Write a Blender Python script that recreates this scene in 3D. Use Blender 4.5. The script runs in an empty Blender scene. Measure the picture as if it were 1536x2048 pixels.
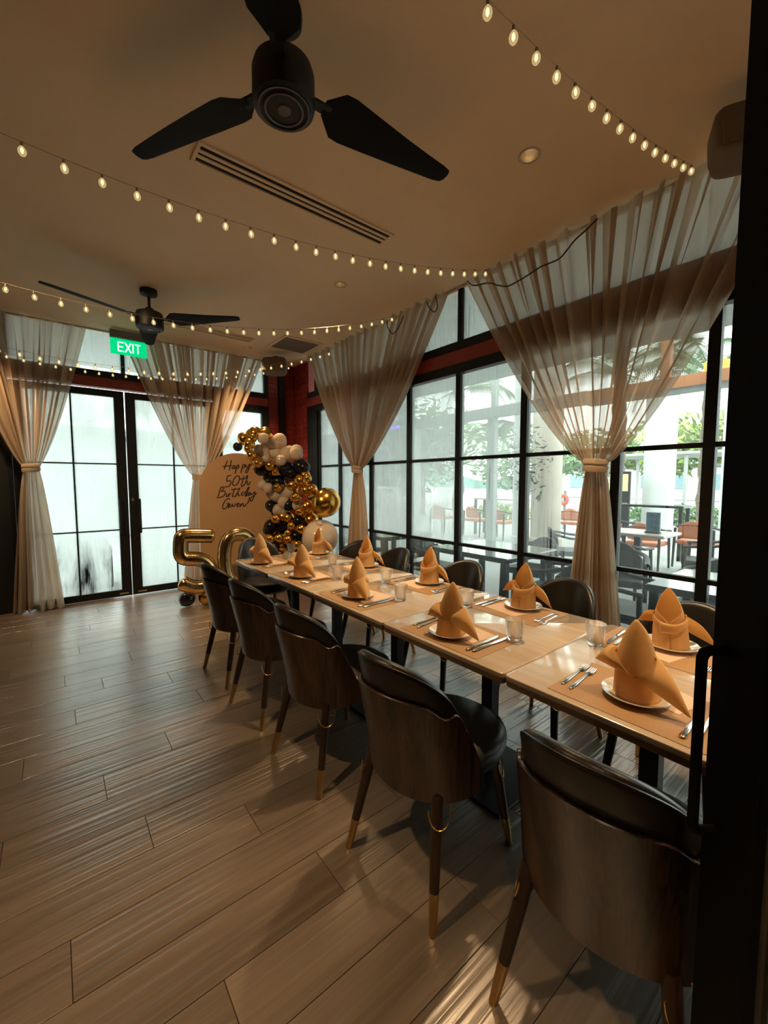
import bpy, bmesh, math, random
from mathutils import Vector, Matrix, noise

random.seed(7)
PI = math.pi
S = bpy.context.scene
COL = S.collection

# ------------------------------------------------------------------ camera
YAW, PITCH, FPX, CAMH = math.radians(38.6), math.radians(4.2), 830.0, 1.45
_r = Vector((math.cos(YAW), -math.sin(YAW), 0))
_f = Vector((math.sin(YAW) * math.cos(PITCH), math.cos(YAW) * math.cos(PITCH), -math.sin(PITCH)))
_u = _r.cross(_f)
cam_d = bpy.data.cameras.new('camera')
cam = bpy.data.objects.new('camera', cam_d)
COL.objects.link(cam)
cam_d.sensor_fit = 'VERTICAL'
cam_d.sensor_height = 36.0
cam_d.lens = FPX * 36.0 / 2048.0
cam_d.clip_start = 0.02
cam_d.clip_end = 300
cam.matrix_world = Matrix(((_r.x, _u.x, -_f.x, 0), (_r.y, _u.y, -_f.y, 0), (_r.z, _u.z, -_f.z, CAMH), (0, 0, 0, 1)))
S.camera = cam

# ------------------------------------------------------------------ world, exposure
W = bpy.data.worlds.new('overcast_sky')
S.world = W
W.use_nodes = True
bg = W.node_tree.nodes['Background']
bg.inputs['Color'].default_value = (0.93, 1.0, 0.97, 1)
bg.inputs['Strength'].default_value = 4.7
S.view_settings.view_transform = 'Standard'
S.view_settings.look = 'None'
S.view_settings.exposure = 0.35
S.view_settings.gamma = 1.0
S.view_settings.use_curve_mapping = False
S.cycles.use_denoising = True
S.cycles.max_bounces = 10
S.cycles.diffuse_bounces = 5
S.cycles.transparent_max_bounces = 24
S.cycles.sample_clamp_indirect = 6.0
S.cycles.caustics_reflective = False
S.cycles.caustics_refractive = False

DOWNLIGHT_W = 150.0
WARM = (1.0, 0.66, 0.34)

# room numbers (metres)
XR, YB, CZ = 3.05, 6.08, 3.234          # window wall, door wall, ceiling
XL, YF = -2.4, -2.6                     # walls out of frame
CEIL_X = 3.01


# ------------------------------------------------------------------ helpers
class MB:
    """collects geometry, build() links it as ONE mesh object"""
    def __init__(self):
        self.v, self.f = [], []

    def add(self, vs, fs, M=None):
        o = len(self.v)
        for p in vs:
            p = Vector(p)
            self.v.append(M @ p if M is not None else p)
        for f in fs:
            self.f.append([i + o for i in f])
        return self

    def box(self, x0, x1, y0, y1, z0, z1, M=None):
        vs = [(x, y, z) for z in (z0, z1) for y in (y0, y1) for x in (x0, x1)]
        fs = [(0, 2, 3, 1), (4, 5, 7, 6), (0, 1, 5, 4), (2, 6, 7, 3), (0, 4, 6, 2), (1, 3, 7, 5)]
        return self.add(vs, fs, M)

    def rbox(self, x0, x1, y0, y1, z0, z1, b=0.004, M=None):
        """box with chamfered edges (rounded plan + chamfered top and bottom)"""
        def ring(i, z, c):
            return [(x0 + i + c, y0 + i, z), (x1 - i - c, y0 + i, z), (x1 - i, y0 + i + c, z), (x1 - i, y1 - i - c, z),
                    (x1 - i - c, y1 - i, z), (x0 + i + c, y1 - i, z), (x0 + i, y1 - i - c, z), (x0 + i, y0 + i + c, z)]
        rings = [ring(b, z0, b), ring(0, z0 + b, b), ring(0, z1 - b, b), ring(b, z1, b)]
        return self.rings(rings, True, True, M)

    def rings(self, rings, cap0=True, cap1=True, M=None, closed=False):
        n = len(rings[0])
        vs = [p for r in rings for p in r]
        fs = []
        m = len(rings)
        for k in range(m if closed else m - 1):
            a, b = k * n, ((k + 1) % m) * n
            for i in range(n):
                j = (i + 1) % n
                fs.append((a + i, a + j, b + j, b + i))
        if cap0 and not closed:
            fs.append(tuple(reversed(range(n))))
        if cap1 and not closed:
            fs.append(tuple(range((m - 1) * n, m * n)))
        return self.add(vs, fs, M)

    def lathe(self, prof, n=24, M=None, cap0=True, cap1=True):
        rings = [[(r * math.cos(2 * PI * i / n), r * math.sin(2 * PI * i / n), z) for i in range(n)] for r, z in prof]
        return self.rings(rings, cap0, cap1, M)

    def tube(self, pts, r, n=8, closed=False, flat=1.0, up=None, caps=True):
        pts = [Vector(p) for p in pts]
        m = len(pts)
        rs = r if isinstance(r, (list, tuple)) else [r] * m
        rings = []
        prev = None
        for i, p in enumerate(pts):
            if closed:
                t = pts[(i + 1) % m] - pts[i - 1]
            else:
                t = pts[min(i + 1, m - 1)] - pts[max(i - 1, 0)]
            if t.length < 1e-9:
                t = Vector((0, 0, 1))
            t.normalize()
            if up is not None:
                a = Vector(up)
                a = a - t * a.dot(t)
                a.normalize()
            elif prev is None:
                a = t.orthogonal().normalized()
            else:
                a = prev - t * prev.dot(t)
                a = a.normalized() if a.length > 1e-6 else t.orthogonal().normalized()
            prev = a
            b = t.cross(a)
            rings.append([p + a * (rs[i] * flat * math.cos(2 * PI * k / n)) + b * (rs[i] * math.sin(2 * PI * k / n)) for k in range(n)])
        return self.rings(rings, caps, caps, None, closed)

    def sphere(self, c, r, nu=16, nv=10, M=None, sz=1.0, pinch=0.0):
        c = Vector(c)
        prof = []
        for k in range(nv + 1):
            a = -PI / 2 + PI * k / nv
            zz = math.sin(a)
            rr = math.cos(a) * (1 - pinch * max(0, -zz) ** 2)
            prof.append((max(rr, 1e-4) * r, zz * r * sz))
        T = Matrix.Translation(c)
        return self.lathe(prof, nu, (M @ T) if M is not None else T)

    def grid(self, fn, nu, nv, closed_u=False, M=None):
        vs = [fn(i / nu, j / nv) for j in range(nv + 1) for i in range(nu if closed_u else nu + 1)]
        w = nu if closed_u else nu + 1
        fs = []
        for j in range(nv):
            for i in range(nu):
                i2 = (i + 1) % w
                fs.append((j * w + i, j * w + i2, (j + 1) * w + i2, (j + 1) * w + i))
        return self.add(vs, fs, M)

    def data(self, name, mat=None, smooth=False):
        me = bpy.data.meshes.new(name)
        me.from_pydata([tuple(p) for p in self.v], [], self.f)
        bm = bmesh.new()
        bm.from_mesh(me)
        bmesh.ops.recalc_face_normals(bm, faces=bm.faces)
        bm.to_mesh(me)
        bm.free()
        me.update()
        if smooth:
            me.polygons.foreach_set('use_smooth', [True] * len(me.polygons))
            try:
                me.set_sharp_from_angle(angle=math.radians(smooth if smooth is not True else 45))
            except Exception:
                pass
        if mat is not None:
            me.materials.append(mat)
        return me

    def build(self, name, mat, parent=None, smooth=False, loc=None, rot=None):
        return link(name, self.data(name, mat, smooth), parent, loc, rot)


def link(name, me, parent=None, loc=None, rot=None):
    o = bpy.data.objects.new(name, me)
    COL.objects.link(o)
    o.parent = parent
    if loc is not None:
        o.location = loc
    if rot is not None:
        o.rotation_euler = rot
    return o


def tag(o, label=None, cat=None, group=None, kind=None):
    if label: o['label'] = label
    if cat: o['category'] = cat
    if group: o['group'] = group
    if kind: o['kind'] = kind
    return o


def thing(name, label, cat, loc=(0, 0, 0), rz=0.0, group=None):
    o = bpy.data.objects.new(name, None)
    COL.objects.link(o)
    o.empty_display_size = 0.1
    o.location = loc
    o.rotation_euler = (0, 0, rz)
    return tag(o, label, cat, group)


def dup(o, parent=None):
    c = o.copy()
    COL.objects.link(c)
    if parent is not None:
        c.parent = parent
    for ch in o.children:
        dup(ch, c)
    return c


def place(proto, used, loc, rz, label, group=None, rx=0.0, ry=0.0):
    o = proto if not used else dup(proto)
    o.location = loc
    o.rotation_euler = (rx, ry, rz)
    tag(o, label, None, group)
    return o


def struct(o):
    o['kind'] = 'structure'
    return o


def ray(px, py):
    return _f + _r * ((px - 768) / FPX) - _u * ((py - 1024) / FPX)


def on_y(px, py, Y):
    d = ray(px, py)
    return Vector((0, 0, CAMH)) + d * (Y / d.y)


def on_z(px, py, z):
    d = ray(px, py)
    return Vector((0, 0, CAMH)) + d * ((z - CAMH) / d.z)


def smoothstep(a, b, x):
    t = min(1, max(0, (x - a) / (b - a)))
    return t * t * (3 - 2 * t)


# ------------------------------------------------------------------ materials
def new_mat(name):
    m = bpy.data.materials.new(name)
    m.use_nodes = True
    nt = m.node_tree
    nt.nodes.clear()
    out = nt.nodes.new('ShaderNodeOutputMaterial')
    return m, nt, out


def N(nt, kind, **inp):
    n = nt.nodes.new('ShaderNode' + kind)
    for k, v in inp.items():
        k2 = k.replace('_', ' ')
        if k2 in n.inputs:
            n.inputs[k2].default_value = v
        else:
            setattr(n, k, v)
    return n


def math_n(nt, op, a, b=None, c=None, clamp=False):
    n = nt.nodes.new('ShaderNodeMath')
    n.operation = op
    n.use_clamp = clamp
    for i, x in enumerate((a, b, c)):
        if x is None:
            continue
        if isinstance(x, (int, float)):
            n.inputs[i].default_value = x
        else:
            nt.links.new(x, n.inputs[i])
    return n.outputs[0]


def mapping(nt, src, scale):
    mp = nt.nodes.new('ShaderNodeMapping')
    mp.inputs['Scale'].default_value = scale
    nt.links.new(src, mp.inputs['Vector'])
    return mp.outputs['Vector']


def noise_n(nt, vec, scale=1.0, detail=3.0, rough=0.55, dist=0.0):
    n = nt.nodes.new('ShaderNodeTexNoise')
    n.inputs['Scale'].default_value = scale
    n.inputs['Detail'].default_value = detail
    n.inputs['Roughness'].default_value = rough
    n.inputs['Distortion'].default_value = dist
    nt.links.new(vec, n.inputs['Vector'])
    return n.outputs['Fac']


def ramp(nt, fac, stops):
    r = nt.nodes.new('ShaderNodeValToRGB')
    e = r.color_ramp.elements
    while len(e) < len(stops):
        e.new(0.5)
    for el, (p, c) in zip(e, stops):
        el.position = p
        el.color = (*c, 1) if len(c) == 3 else c
    nt.links.new(fac, r.inputs['Fac'])
    return r.outputs['Color']


def pbr(name, col, rough=0.5, metal=0.0, spec=0.5, var=0.06, vscale=12.0, bump=0.0, bscale=60.0, stretch=(1, 1, 1), coat=0.0, emit=None, estr=0.0, sheen=0.0):
    """principled with a slight procedural variation in colour and fine relief"""
    m, nt, out = new_mat(name)
    b = nt.nodes.new('ShaderNodeBsdfPrincipled')
    tc = nt.nodes.new('ShaderNodeTexCoord')
    v = mapping(nt, tc.outputs['Object'], stretch)
    f = noise_n(nt, v, vscale)
    lo = tuple(max(0, c * (1 - var)) for c in col)
    hi = tuple(min(1, c * (1 + var)) for c in col)
    nt.links.new(ramp(nt, f, [(0.3, lo), (0.7, hi)]), b.inputs['Base Color'])
    b.inputs['Roughness'].default_value = rough
    b.inputs['Metallic'].default_value = metal
    b.inputs['Specular IOR Level'].default_value = spec
    b.inputs['Coat Weight'].default_value = coat
    b.inputs['Coat Roughness'].default_value = 0.1
    if sheen:
        b.inputs['Sheen Weight'].default_value = sheen
    if emit:
        b.inputs['Emission Color'].default_value = (*emit, 1)
        b.inputs['Emission Strength'].default_value = estr
    if bump > 0:
        f2 = noise_n(nt, v, bscale, 4)
        bp = nt.nodes.new('ShaderNodeBump')
        bp.inputs['Strength'].default_value = bump
        bp.inputs['Distance'].default_value = 0.01
        nt.links.new(f2, bp.inputs['Height'])
        nt.links.new(bp.outputs['Normal'], b.inputs['Normal'])
    nt.links.new(b.outputs[0], out.inputs['Surface'])
    return m


def wood(name, c0, c1, axis='X', rough=0.4, fine=40.0, coarse=1.5, bump=0.1, world=False, rnd=0.0, coat=0.0, ridges=0.0, spec=0.5, coat_rough=0.07, span=(0.34, 0.66)):
    """grain stretched along one axis; rnd shifts tone per object"""
    m, nt, out = new_mat(name)
    b = nt.nodes.new('ShaderNodeBsdfPrincipled')
    oi = nt.nodes.new('ShaderNodeObjectInfo')
    if world:
        src = nt.nodes.new('ShaderNodeNewGeometry').outputs['Position']
    else:
        src = nt.nodes.new('ShaderNodeTexCoord').outputs['Object']
    add = nt.nodes.new('ShaderNodeVectorMath')
    add.operation = 'ADD'
    nt.links.new(src, add.inputs[0])
    cmb = nt.nodes.new('ShaderNodeCombineXYZ')
    sc = math_n(nt, 'MULTIPLY', oi.outputs['Random'], 17.0)
    for k in 'XYZ':
        nt.links.new(sc, cmb.inputs[k])
    nt.links.new(cmb.outputs[0], add.inputs[1])
    sv = {'X': (coarse, fine, fine), 'Y': (fine, coarse, fine), 'Z': (fine, fine, coarse)}[axis]
    g = noise_n(nt, mapping(nt, add.outputs[0], sv), 1.0, 6, 0.6, 0.3)
    bl = noise_n(nt, mapping(nt, add.outputs[0], tuple(0.12 * s if s > coarse else s for s in sv)), 1.0, 3, 0.5, 0.6)
    mix = math_n(nt, 'MULTIPLY_ADD', bl, 0.55, math_n(nt, 'MULTIPLY', g, 0.45))
    if rnd:
        mix = math_n(nt, 'MULTIPLY_ADD', math_n(nt, 'SUBTRACT', oi.outputs['Random'], 0.5), rnd, mix)
    nt.links.new(ramp(nt, mix, [(span[0], c0), (span[1], c1)]), b.inputs['Base Color'])
    rr = math_n(nt, 'MULTIPLY_ADD', g, 0.18, rough - 0.09)
    nt.links.new(rr, b.inputs['Roughness'])
    b.inputs['Coat Weight'].default_value = coat
    b.inputs['Coat Roughness'].default_value = coat_rough
    b.inputs['Specular IOR Level'].default_value = spec
    if bump > 0:
        hgt = g
        if ridges:
            rsv = {'X': (0.45, 38.0, 38.0), 'Y': (26.0, 0.5, 26.0), 'Z': (26.0, 26.0, 0.5)}[axis]
            rd = noise_n(nt, mapping(nt, add.outputs[0], rsv), 1.0, 2, 0.5, 0.2)
            hgt = math_n(nt, 'MULTIPLY_ADD', rd, ridges, math_n(nt, 'MULTIPLY', g, 0.4))
        bp = nt.nodes.new('ShaderNodeBump')
        bp.inputs['Strength'].default_value = bump
        bp.inputs['Distance'].default_value = 0.01
        nt.links.new(hgt, bp.inputs['Height'])
        nt.links.new(bp.outputs['Normal'], b.inputs['Normal'])
        if coat:
            nt.links.new(bp.outputs['Normal'], b.inputs['Coat Normal'])
    nt.links.new(b.outputs[0], out.inputs['Surface'])
    return m


def emission(name, col, strength):
    m, nt, out = new_mat(name)
    e = nt.nodes.new('ShaderNodeEmission')
    e.inputs['Color'].default_value = (*col, 1)
    e.inputs['Strength'].default_value = strength
    nt.links.new(e.outputs[0], out.inputs['Surface'])
    return m


def sheer(name, col, clear, weave=0.15, trans=0.6):
    """thin woven cloth: part open weave, part cloth that lets light through"""
    m, nt, out = new_mat(name)
    d = N(nt, 'BsdfDiffuse', Color=(*col, 1))
    t = N(nt, 'BsdfTranslucent', Color=(*col, 1))
    tr = N(nt, 'BsdfTransparent')
    mx = N(nt, 'MixShader')
    mx.inputs[0].default_value = trans
    nt.links.new(d.outputs[0], mx.inputs[1])
    nt.links.new(t.outputs[0], mx.inputs[2])
    tc = nt.nodes.new('ShaderNodeTexCoord')
    n1 = noise_n(nt, mapping(nt, tc.outputs['Object'], (18, 18, 1.5)), 1.0, 2)
    fac = math_n(nt, 'MULTIPLY_ADD', math_n(nt, 'SUBTRACT', n1, 0.5), weave, clear, clamp=True)
    mx2 = N(nt, 'MixShader')
    nt.links.new(fac, mx2.inputs[0])
    nt.links.new(mx.outputs[0], mx2.inputs[1])
    nt.links.new(tr.outputs[0], mx2.inputs[2])
    nt.links.new(mx2.outputs[0], out.inputs['Surface'])
    return m


def fog_pane(name):
    """window pane with condensation; object colour: R = how fogged, G = how streaky, B = clear patch low down"""
    m, nt, out = new_mat(name)
    geo = nt.nodes.new('ShaderNodeNewGeometry')
    oi = nt.nodes.new('ShaderNodeObjectInfo')
    sep = nt.nodes.new('ShaderNodeSeparateColor')
    nt.links.new(oi.outputs['Color'], sep.inputs[0])
    pos = geo.outputs['Position']
    drip = noise_n(nt, mapping(nt, pos, (42, 42, 0.9)), 1.0, 3, 0.6)
    drip = math_n(nt, 'MULTIPLY', math_n(nt, 'SUBTRACT', drip, 0.56), 9.0, clamp=True)
    where = noise_n(nt, mapping(nt, pos, (1.3, 1.3, 1.9)), 1.0, 2, 0.5)
    where = math_n(nt, 'MULTIPLY', math_n(nt, 'SUBTRACT', where, 0.42), 6.0, clamp=True)
    drip = math_n(nt, 'MULTIPLY', drip, where)
    cloud = noise_n(nt, mapping(nt, pos, (2.6, 2.6, 2.0)), 1.0, 4, 0.6, 0.6)
    cloud = math_n(nt, 'SUBTRACT', cloud, 0.5)
    xyz = nt.nodes.new('ShaderNodeSeparateXYZ')
    nt.links.new(pos, xyz.inputs[0])
    low = math_n(nt, 'MULTIPLY', math_n(nt, 'SUBTRACT', 0.95, xyz.outputs['Z']), 2.0, clamp=True)
    patch = noise_n(nt, mapping(nt, pos, (4.5, 4.5, 0.8)), 1.0, 4, 0.65, 0.4)
    patch = math_n(nt, 'MULTIPLY', math_n(nt, 'SUBTRACT', patch, 0.34), 3.0, clamp=True)
    fac = math_n(nt, 'MULTIPLY', sep.outputs[0], math_n(nt, 'MULTIPLY_ADD', cloud, 0.9, 1.0))
    fac = math_n(nt, 'SUBTRACT', fac, math_n(nt, 'MULTIPLY', drip, sep.outputs[1]))
    fac = math_n(nt, 'SUBTRACT', fac, math_n(nt, 'MULTIPLY', math_n(nt, 'MULTIPLY', low, patch), sep.outputs[2]), clamp=True)
    fac = math_n(nt, 'MINIMUM', fac, 0.93)
    tr = N(nt, 'BsdfTransparent', Color=(0.93, 0.97, 0.95, 1))
    tl = N(nt, 'BsdfTranslucent', Color=(0.82, 0.87, 0.845, 1))
    mx = N(nt, 'MixShader')
    nt.links.new(fac, mx.inputs[0])
    nt.links.new(tr.outputs[0], mx.inputs[1])
    nt.links.new(tl.outputs[0], mx.inputs[2])
    gl = N(nt, 'BsdfGlossy', Roughness=0.03)
    fr = N(nt, 'Fresnel', IOR=1.35)
    mx2 = N(nt, 'MixShader')
    nt.links.new(math_n(nt, 'MULTIPLY', fr.outputs[0], 0.7), mx2.inputs[0])
    nt.links.new(mx.outputs[0], mx2.inputs[1])
    nt.links.new(gl.outputs[0], mx2.inputs[2])
    nt.links.new(mx2.outputs[0], out.inputs['Surface'])
    return m


def thin_glass(name):
    """clear tumbler glass: refracting, with part let straight through"""
    m, nt, out = new_mat(name)
    tr = N(nt, 'BsdfTransparent', Color=(0.98, 0.985, 0.98, 1))
    gl = N(nt, 'BsdfGlass', Roughness=0.0, IOR=1.45)
    mx = N(nt, 'MixShader')
    mx.inputs[0].default_value = 0.55
    nt.links.new(tr.outputs[0], mx.inputs[1])
    nt.links.new(gl.outputs[0], mx.inputs[2])
    nt.links.new(mx.outputs[0], out.inputs['Surface'])
    return m


def bulb_glass(name):
    m, nt, out = new_mat(name)
    tr = N(nt, 'BsdfTransparent', Color=(1.0, 0.93, 0.80, 1))
    em = N(nt, 'Emission', Color=(1.0, 0.72, 0.34, 1), Strength=0.65)
    gl = N(nt, 'BsdfGlossy', Roughness=0.05)
    lw = N(nt, 'LayerWeight', Blend=0.35)
    a = N(nt, 'MixShader')
    nt.links.new(math_n(nt, 'MULTIPLY_ADD', lw.outputs['Facing'], 0.5, 0.25, clamp=True), a.inputs[0])
    nt.links.new(tr.outputs[0], a.inputs[1])
    nt.links.new(em.outputs[0], a.inputs[2])
    b = N(nt, 'MixShader')
    b.inputs[0].default_value = 0.06
    nt.links.new(a.outputs[0], b.inputs[1])
    nt.links.new(gl.outputs[0], b.inputs[2])
    nt.links.new(b.outputs[0], out.inputs['Surface'])
    return m


M = {}
M['black'] = pbr('black_powder_coat', (0.008, 0.009, 0.009), 0.5, var=0.2, spec=0.3)
M['jet'] = pbr('matt_black_paint', (0.0035, 0.0035, 0.0035), 0.7, var=0.2, spec=0.15)
M['dark_panel'] = pbr('dark_wall_panel', (0.012, 0.014, 0.013), 0.5, var=0.3, vscale=3)
M['red'] = pbr('red_paint', (0.30, 0.035, 0.022), 0.45, var=0.12, vscale=5, bump=0.1)
M['brick'] = pbr('red_painted_brick', (0.27, 0.030, 0.020), 0.42, var=0.22, vscale=9, bump=0.35, bscale=40)
M['mortar'] = pbr('red_painted_mortar', (0.20, 0.022, 0.016), 0.6, var=0.15, bump=0.3)
M['ceiling'] = pbr('ceiling_paint', (0.86, 0.645, 0.42), 0.85, var=0.03, vscale=2, bump=0.05, bscale=120)
M['cream_metal'] = pbr('cream_metal', (0.55, 0.47, 0.37), 0.5, var=0.05)
M['brown_panel'] = pbr('brown_mesh_panel', (0.20, 0.15, 0.11), 0.7, var=0.1, vscale=80)
M['darkroom'] = pbr('dark_brown_wall', (0.10, 0.075, 0.055), 0.7, var=0.15, vscale=3)
M['plank'] = wood('grey_brown_plank', (0.125, 0.094, 0.068), (0.235, 0.180, 0.136), 'X', 0.31, 44, 1.2, 0.38, True, 0.16, ridges=1.3, spec=1.0, coat=1.0, coat_rough=0.22)
M['grout'] = pbr('dark_plank_joint', (0.035, 0.027, 0.02), 0.9)
M['chairwood'] = wood('walnut_veneer', (0.007, 0.003, 0.0015), (0.085, 0.040, 0.020), 'Z', 0.32, 110, 0.25, 0.0, spec=0.6, span=(0.42, 0.62))
M['legwood'] = wood('dark_leg_wood', (0.016, 0.008, 0.004), (0.05, 0.024, 0.012), 'Z', 0.4, 60, 2, 0.05)
M['leather'] = pbr('dark_leather', (0.014, 0.012, 0.011), 0.34, var=0.15, vscale=8, bump=0.08, bscale=220)
M['brass'] = pbr('aged_brass', (0.55, 0.36, 0.14), 0.32, metal=1.0, var=0.15)
M['top'] = wood('pale_table_wood', (0.58, 0.45, 0.32), (0.80, 0.69, 0.55), 'Y', 0.20, 26, 2.2, 0.03, rnd=0.12, coat=1.0)
M['topedge'] = wood('table_edge_wood', (0.20, 0.12, 0.06), (0.38, 0.25, 0.14), 'Y', 0.45, 60, 2, 0.1)
M['mat'] = pbr('tan_placemat', (0.46, 0.27, 0.12), 0.6, var=0.08, vscale=4, bump=0.12, bscale=300)
M['paper'] = pbr('pinkish_paper', (0.80, 0.58, 0.42), 0.7, var=0.04)
M['china'] = pbr('white_glazed_china', (0.83, 0.78, 0.70), 0.12, var=0.02, coat=0.3)
M['steel'] = pbr('polished_steel', (0.74, 0.70, 0.64), 0.16, metal=1.0, var=0.05)
M['gold'] = pbr('chrome_gold_latex', (0.80, 0.44, 0.09), 0.20, metal=1.0, var=0.04)
M['foil'] = pbr('gold_foil', (0.74, 0.48, 0.20), 0.17, metal=1.0, var=0.08, vscale=6, bump=0.12, bscale=14)
M['blackballoon'] = pbr('black_latex', (0.008, 0.008, 0.012), 0.22, var=0.1)
M['arch'] = pbr('peach_gold_board', (0.66, 0.40, 0.20), 0.45, var=0.03, vscale=3)
M['letter'] = pbr('dark_brown_vinyl', (0.035, 0.014, 0.006), 0.6)
M['exitgreen'] = emission('exit_green', (0.0, 0.62, 0.20), 0.95)
M['exitwhite'] = emission('exit_white', (0.85, 1.0, 0.9), 1.1)
M['housing'] = pbr('grey_housing', (0.20, 0.19, 0.17), 0.6)
M['lamp'] = emission('lamp_face', (1.0, 0.78, 0.48), 9.0)
M['reflector'] = pbr('satin_reflector', (0.75, 0.62, 0.45), 0.25, metal=1.0)
M['filament'] = emission('bulb_filament', (1.0, 0.70, 0.30), 2.8)
M['bulb'] = bulb_glass('bulb_glass')
M['wire'] = pbr('clear_copper_wire', (0.35, 0.26, 0.16), 0.4, var=0.1)
M['cable'] = pbr('dark_cable', (0.03, 0.02, 0.016), 0.5)
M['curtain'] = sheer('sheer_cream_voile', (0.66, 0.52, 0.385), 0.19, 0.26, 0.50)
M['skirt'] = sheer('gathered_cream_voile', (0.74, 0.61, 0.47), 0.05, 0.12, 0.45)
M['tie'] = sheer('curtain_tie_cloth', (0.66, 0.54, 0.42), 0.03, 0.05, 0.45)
M['pane'] = fog_pane('fogged_pane')
M['glass'] = thin_glass('tumbler_glass')
M['napkin'] = sheer('peach_napkin_cloth', (0.92, 0.66, 0.33), 0.0, 0.0, 0.40)
M['speaker'] = pbr('brown_grey_speaker', (0.17, 0.125, 0.09), 0.65, var=0.08, vscale=200)
M['silverplate'] = pbr('fan_label_grey', (0.09, 0.09, 0.09), 0.35, var=0.1)
# white balloon: milky latex
def milky(name, col, tr):
    m, nt, out = new_mat(name)
    d = N(nt, 'BsdfDiffuse', Color=(*col, 1)); t = N(nt, 'BsdfTranslucent', Color=(*col, 1)); g = N(nt, 'BsdfGlossy', Roughness=0.12)
    a = N(nt, 'MixShader'); a.inputs[0].default_value = tr
    nt.links.new(d.outputs[0], a.inputs[1]); nt.links.new(t.outputs[0], a.inputs[2])
    b = N(nt, 'MixShader'); b.inputs[0].default_value = 0.07
    nt.links.new(a.outputs[0], b.inputs[1]); nt.links.new(g.outputs[0], b.inputs[2])
    nt.links.new(b.outputs[0], out.inputs['Surface'])
    return m
M['white'] = milky('milky_white_latex', (0.86, 0.72, 0.58), 0.35)

# =================================================================== STRUCTURE
# ------------------------------------------------------------------ floor
floor = struct(MB().box(XL - 0.1, XR + 0.1, YF - 0.1, YB + 0.1, -0.12, -0.005).build('floor', M['grout']))
PITCHY, Y0, PLEN = 0.206, 1.363, 1.2
PINNED = {-1: 0.745, 0: -0.02, 1: 0.61, 2: 0.25, 3: 0.98, 4: 0.132, 5: 0.445, 6: 1.02, 7: 0.72, 8: 0.048, 9: 0.62, 10: 0.22}
plank_cache = {}
def plank_mesh(L):
    key = round(L, 3)
    if key not in plank_cache:
        plank_cache[key] = MB().rbox(0.0012, L - 0.0012, 0.0012, PITCHY - 0.0012, -0.012, 0.0, 0.0006).data('plank', M['plank'])
    return plank_cache[key]
k0 = math.floor((YF - Y0) / PITCHY)
k1 = math.ceil((YB - Y0) / PITCHY)
for k in range(k0, k1):
    off = PINNED.get(k, (k * 0.437) % PLEN)
    x = off - PLEN * math.ceil((off - XL) / PLEN)
    while x < XR:
        a, b = max(x, XL), min(x + PLEN, XR)
        if b - a > 0.02:
            link('plank', plank_mesh(b - a), floor, (a, Y0 + k * PITCHY, 0.0))
        x += PLEN

# ------------------------------------------------------------------ ceiling with holes for the downlights
DL = [(2.13, 1.389), (2.13, 3.302), (2.13, 5.584), (2.13, -0.6), (-0.56, -0.6), (-0.56, 1.389), (-0.56, 3.302), (-0.56, 5.584)]
DLR = 0.052
bm = bmesh.new()
vs = [bm.verts.new((x, y, CZ)) for x, y in ((XL - 0.1, YF - 0.1), (XR + 0.12, YF - 0.1), (XR + 0.12, YB + 0.12), (XL - 0.1, YB + 0.12))]
for i in range(4):
    bm.edges.new((vs[i], vs[(i + 1) % 4]))
for cx, cy in DL:
    cv = [bm.verts.new((cx + DLR * math.cos(2 * PI * i / 24), cy + DLR * math.sin(2 * PI * i / 24), CZ)) for i in range(24)]
    for i in range(24):
        bm.edges.new((cv[i], cv[(i + 1) % 24]))
bmesh.ops.triangle_fill(bm, use_beauty=True, use_dissolve=False, edges=bm.edges[:])
me = bpy.data.meshes.new('ceiling')
bm.to_mesh(me)
bm.free()
me.materials.append(M['ceiling'])
struct(link('ceiling', me))

# ------------------------------------------------------------------ unseen walls
struct(MB().box(XL - 0.1, XL, YF, YB + 0.1, 0, CZ).build('wall_left', M['darkroom']))
struct(MB().box(XL - 0.1, XR + 0.1, YF - 0.1, YF, 0, CZ).build('wall_front', M['darkroom']))

# ------------------------------------------------------------------ brick corner
BL, BH = 0.215, 0.075
def bricks(parent, along, a0, a1, face, z0, z1):
    """stretcher bond between a0 and a1 along x or y, bricks standing 8 mm proud"""
    cache = {}
    row = 0
    z = z0
    while z < z1 - 0.02:
        zt = min(z + BH, z1)
        a = a0 - (BL / 2 if row % 2 else 0)
        while a < a1 - 0.005:
            s, e = max(a, a0), min(a + BL, a1)
            if e - s > 0.03:
                L, H = round(e - s - 0.008, 3), round(zt - z - 0.008, 3)
                if (L, H) not in cache:
                    b = MB()
                    if along == 'x':
                        b.rbox(0, L, -0.010, 0.02, 0, H, 0.003)
                    else:
                        b.rbox(-0.010, 0.02, 0, L, 0, H, 0.003)
                    cache[(L, H)] = b.data('brick', M['brick'])
                j = random.uniform(-0.0015, 0.0015)
                loc = (s + 0.004, face + j, z + 0.004) if along == 'x' else (face + j, s + 0.004, z + 0.004)
                link('brick', cache[(L, H)], parent, loc)
            a += BL
        z += BH
        row += 1

# ------------------------------------------------------------------ window wall (right)
mb = MB()
mb.box(XR - 0.02, XR + 0.10, YF, 5.62, 2.552, 2.682)               # red lintel band
mb.box(XR, XR + 0.12, 5.62, YB + 0.1, 0, CZ)
wall_right = struct(mb.build('wall_right', M['red']))
bricks(wall_right, 'y', 5.63, 6.07, XR, 0.0, CZ)
struct(MB().box(XR - 0.02, XR + 0.12, YF, -0.68, 0, 2.55).build('wall_right_end', M['dark_panel']))

def put_pane(parent, M_, color):
    o = M_.build('pane', M['pane'], parent)
    o.color = color
    return o

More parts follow.
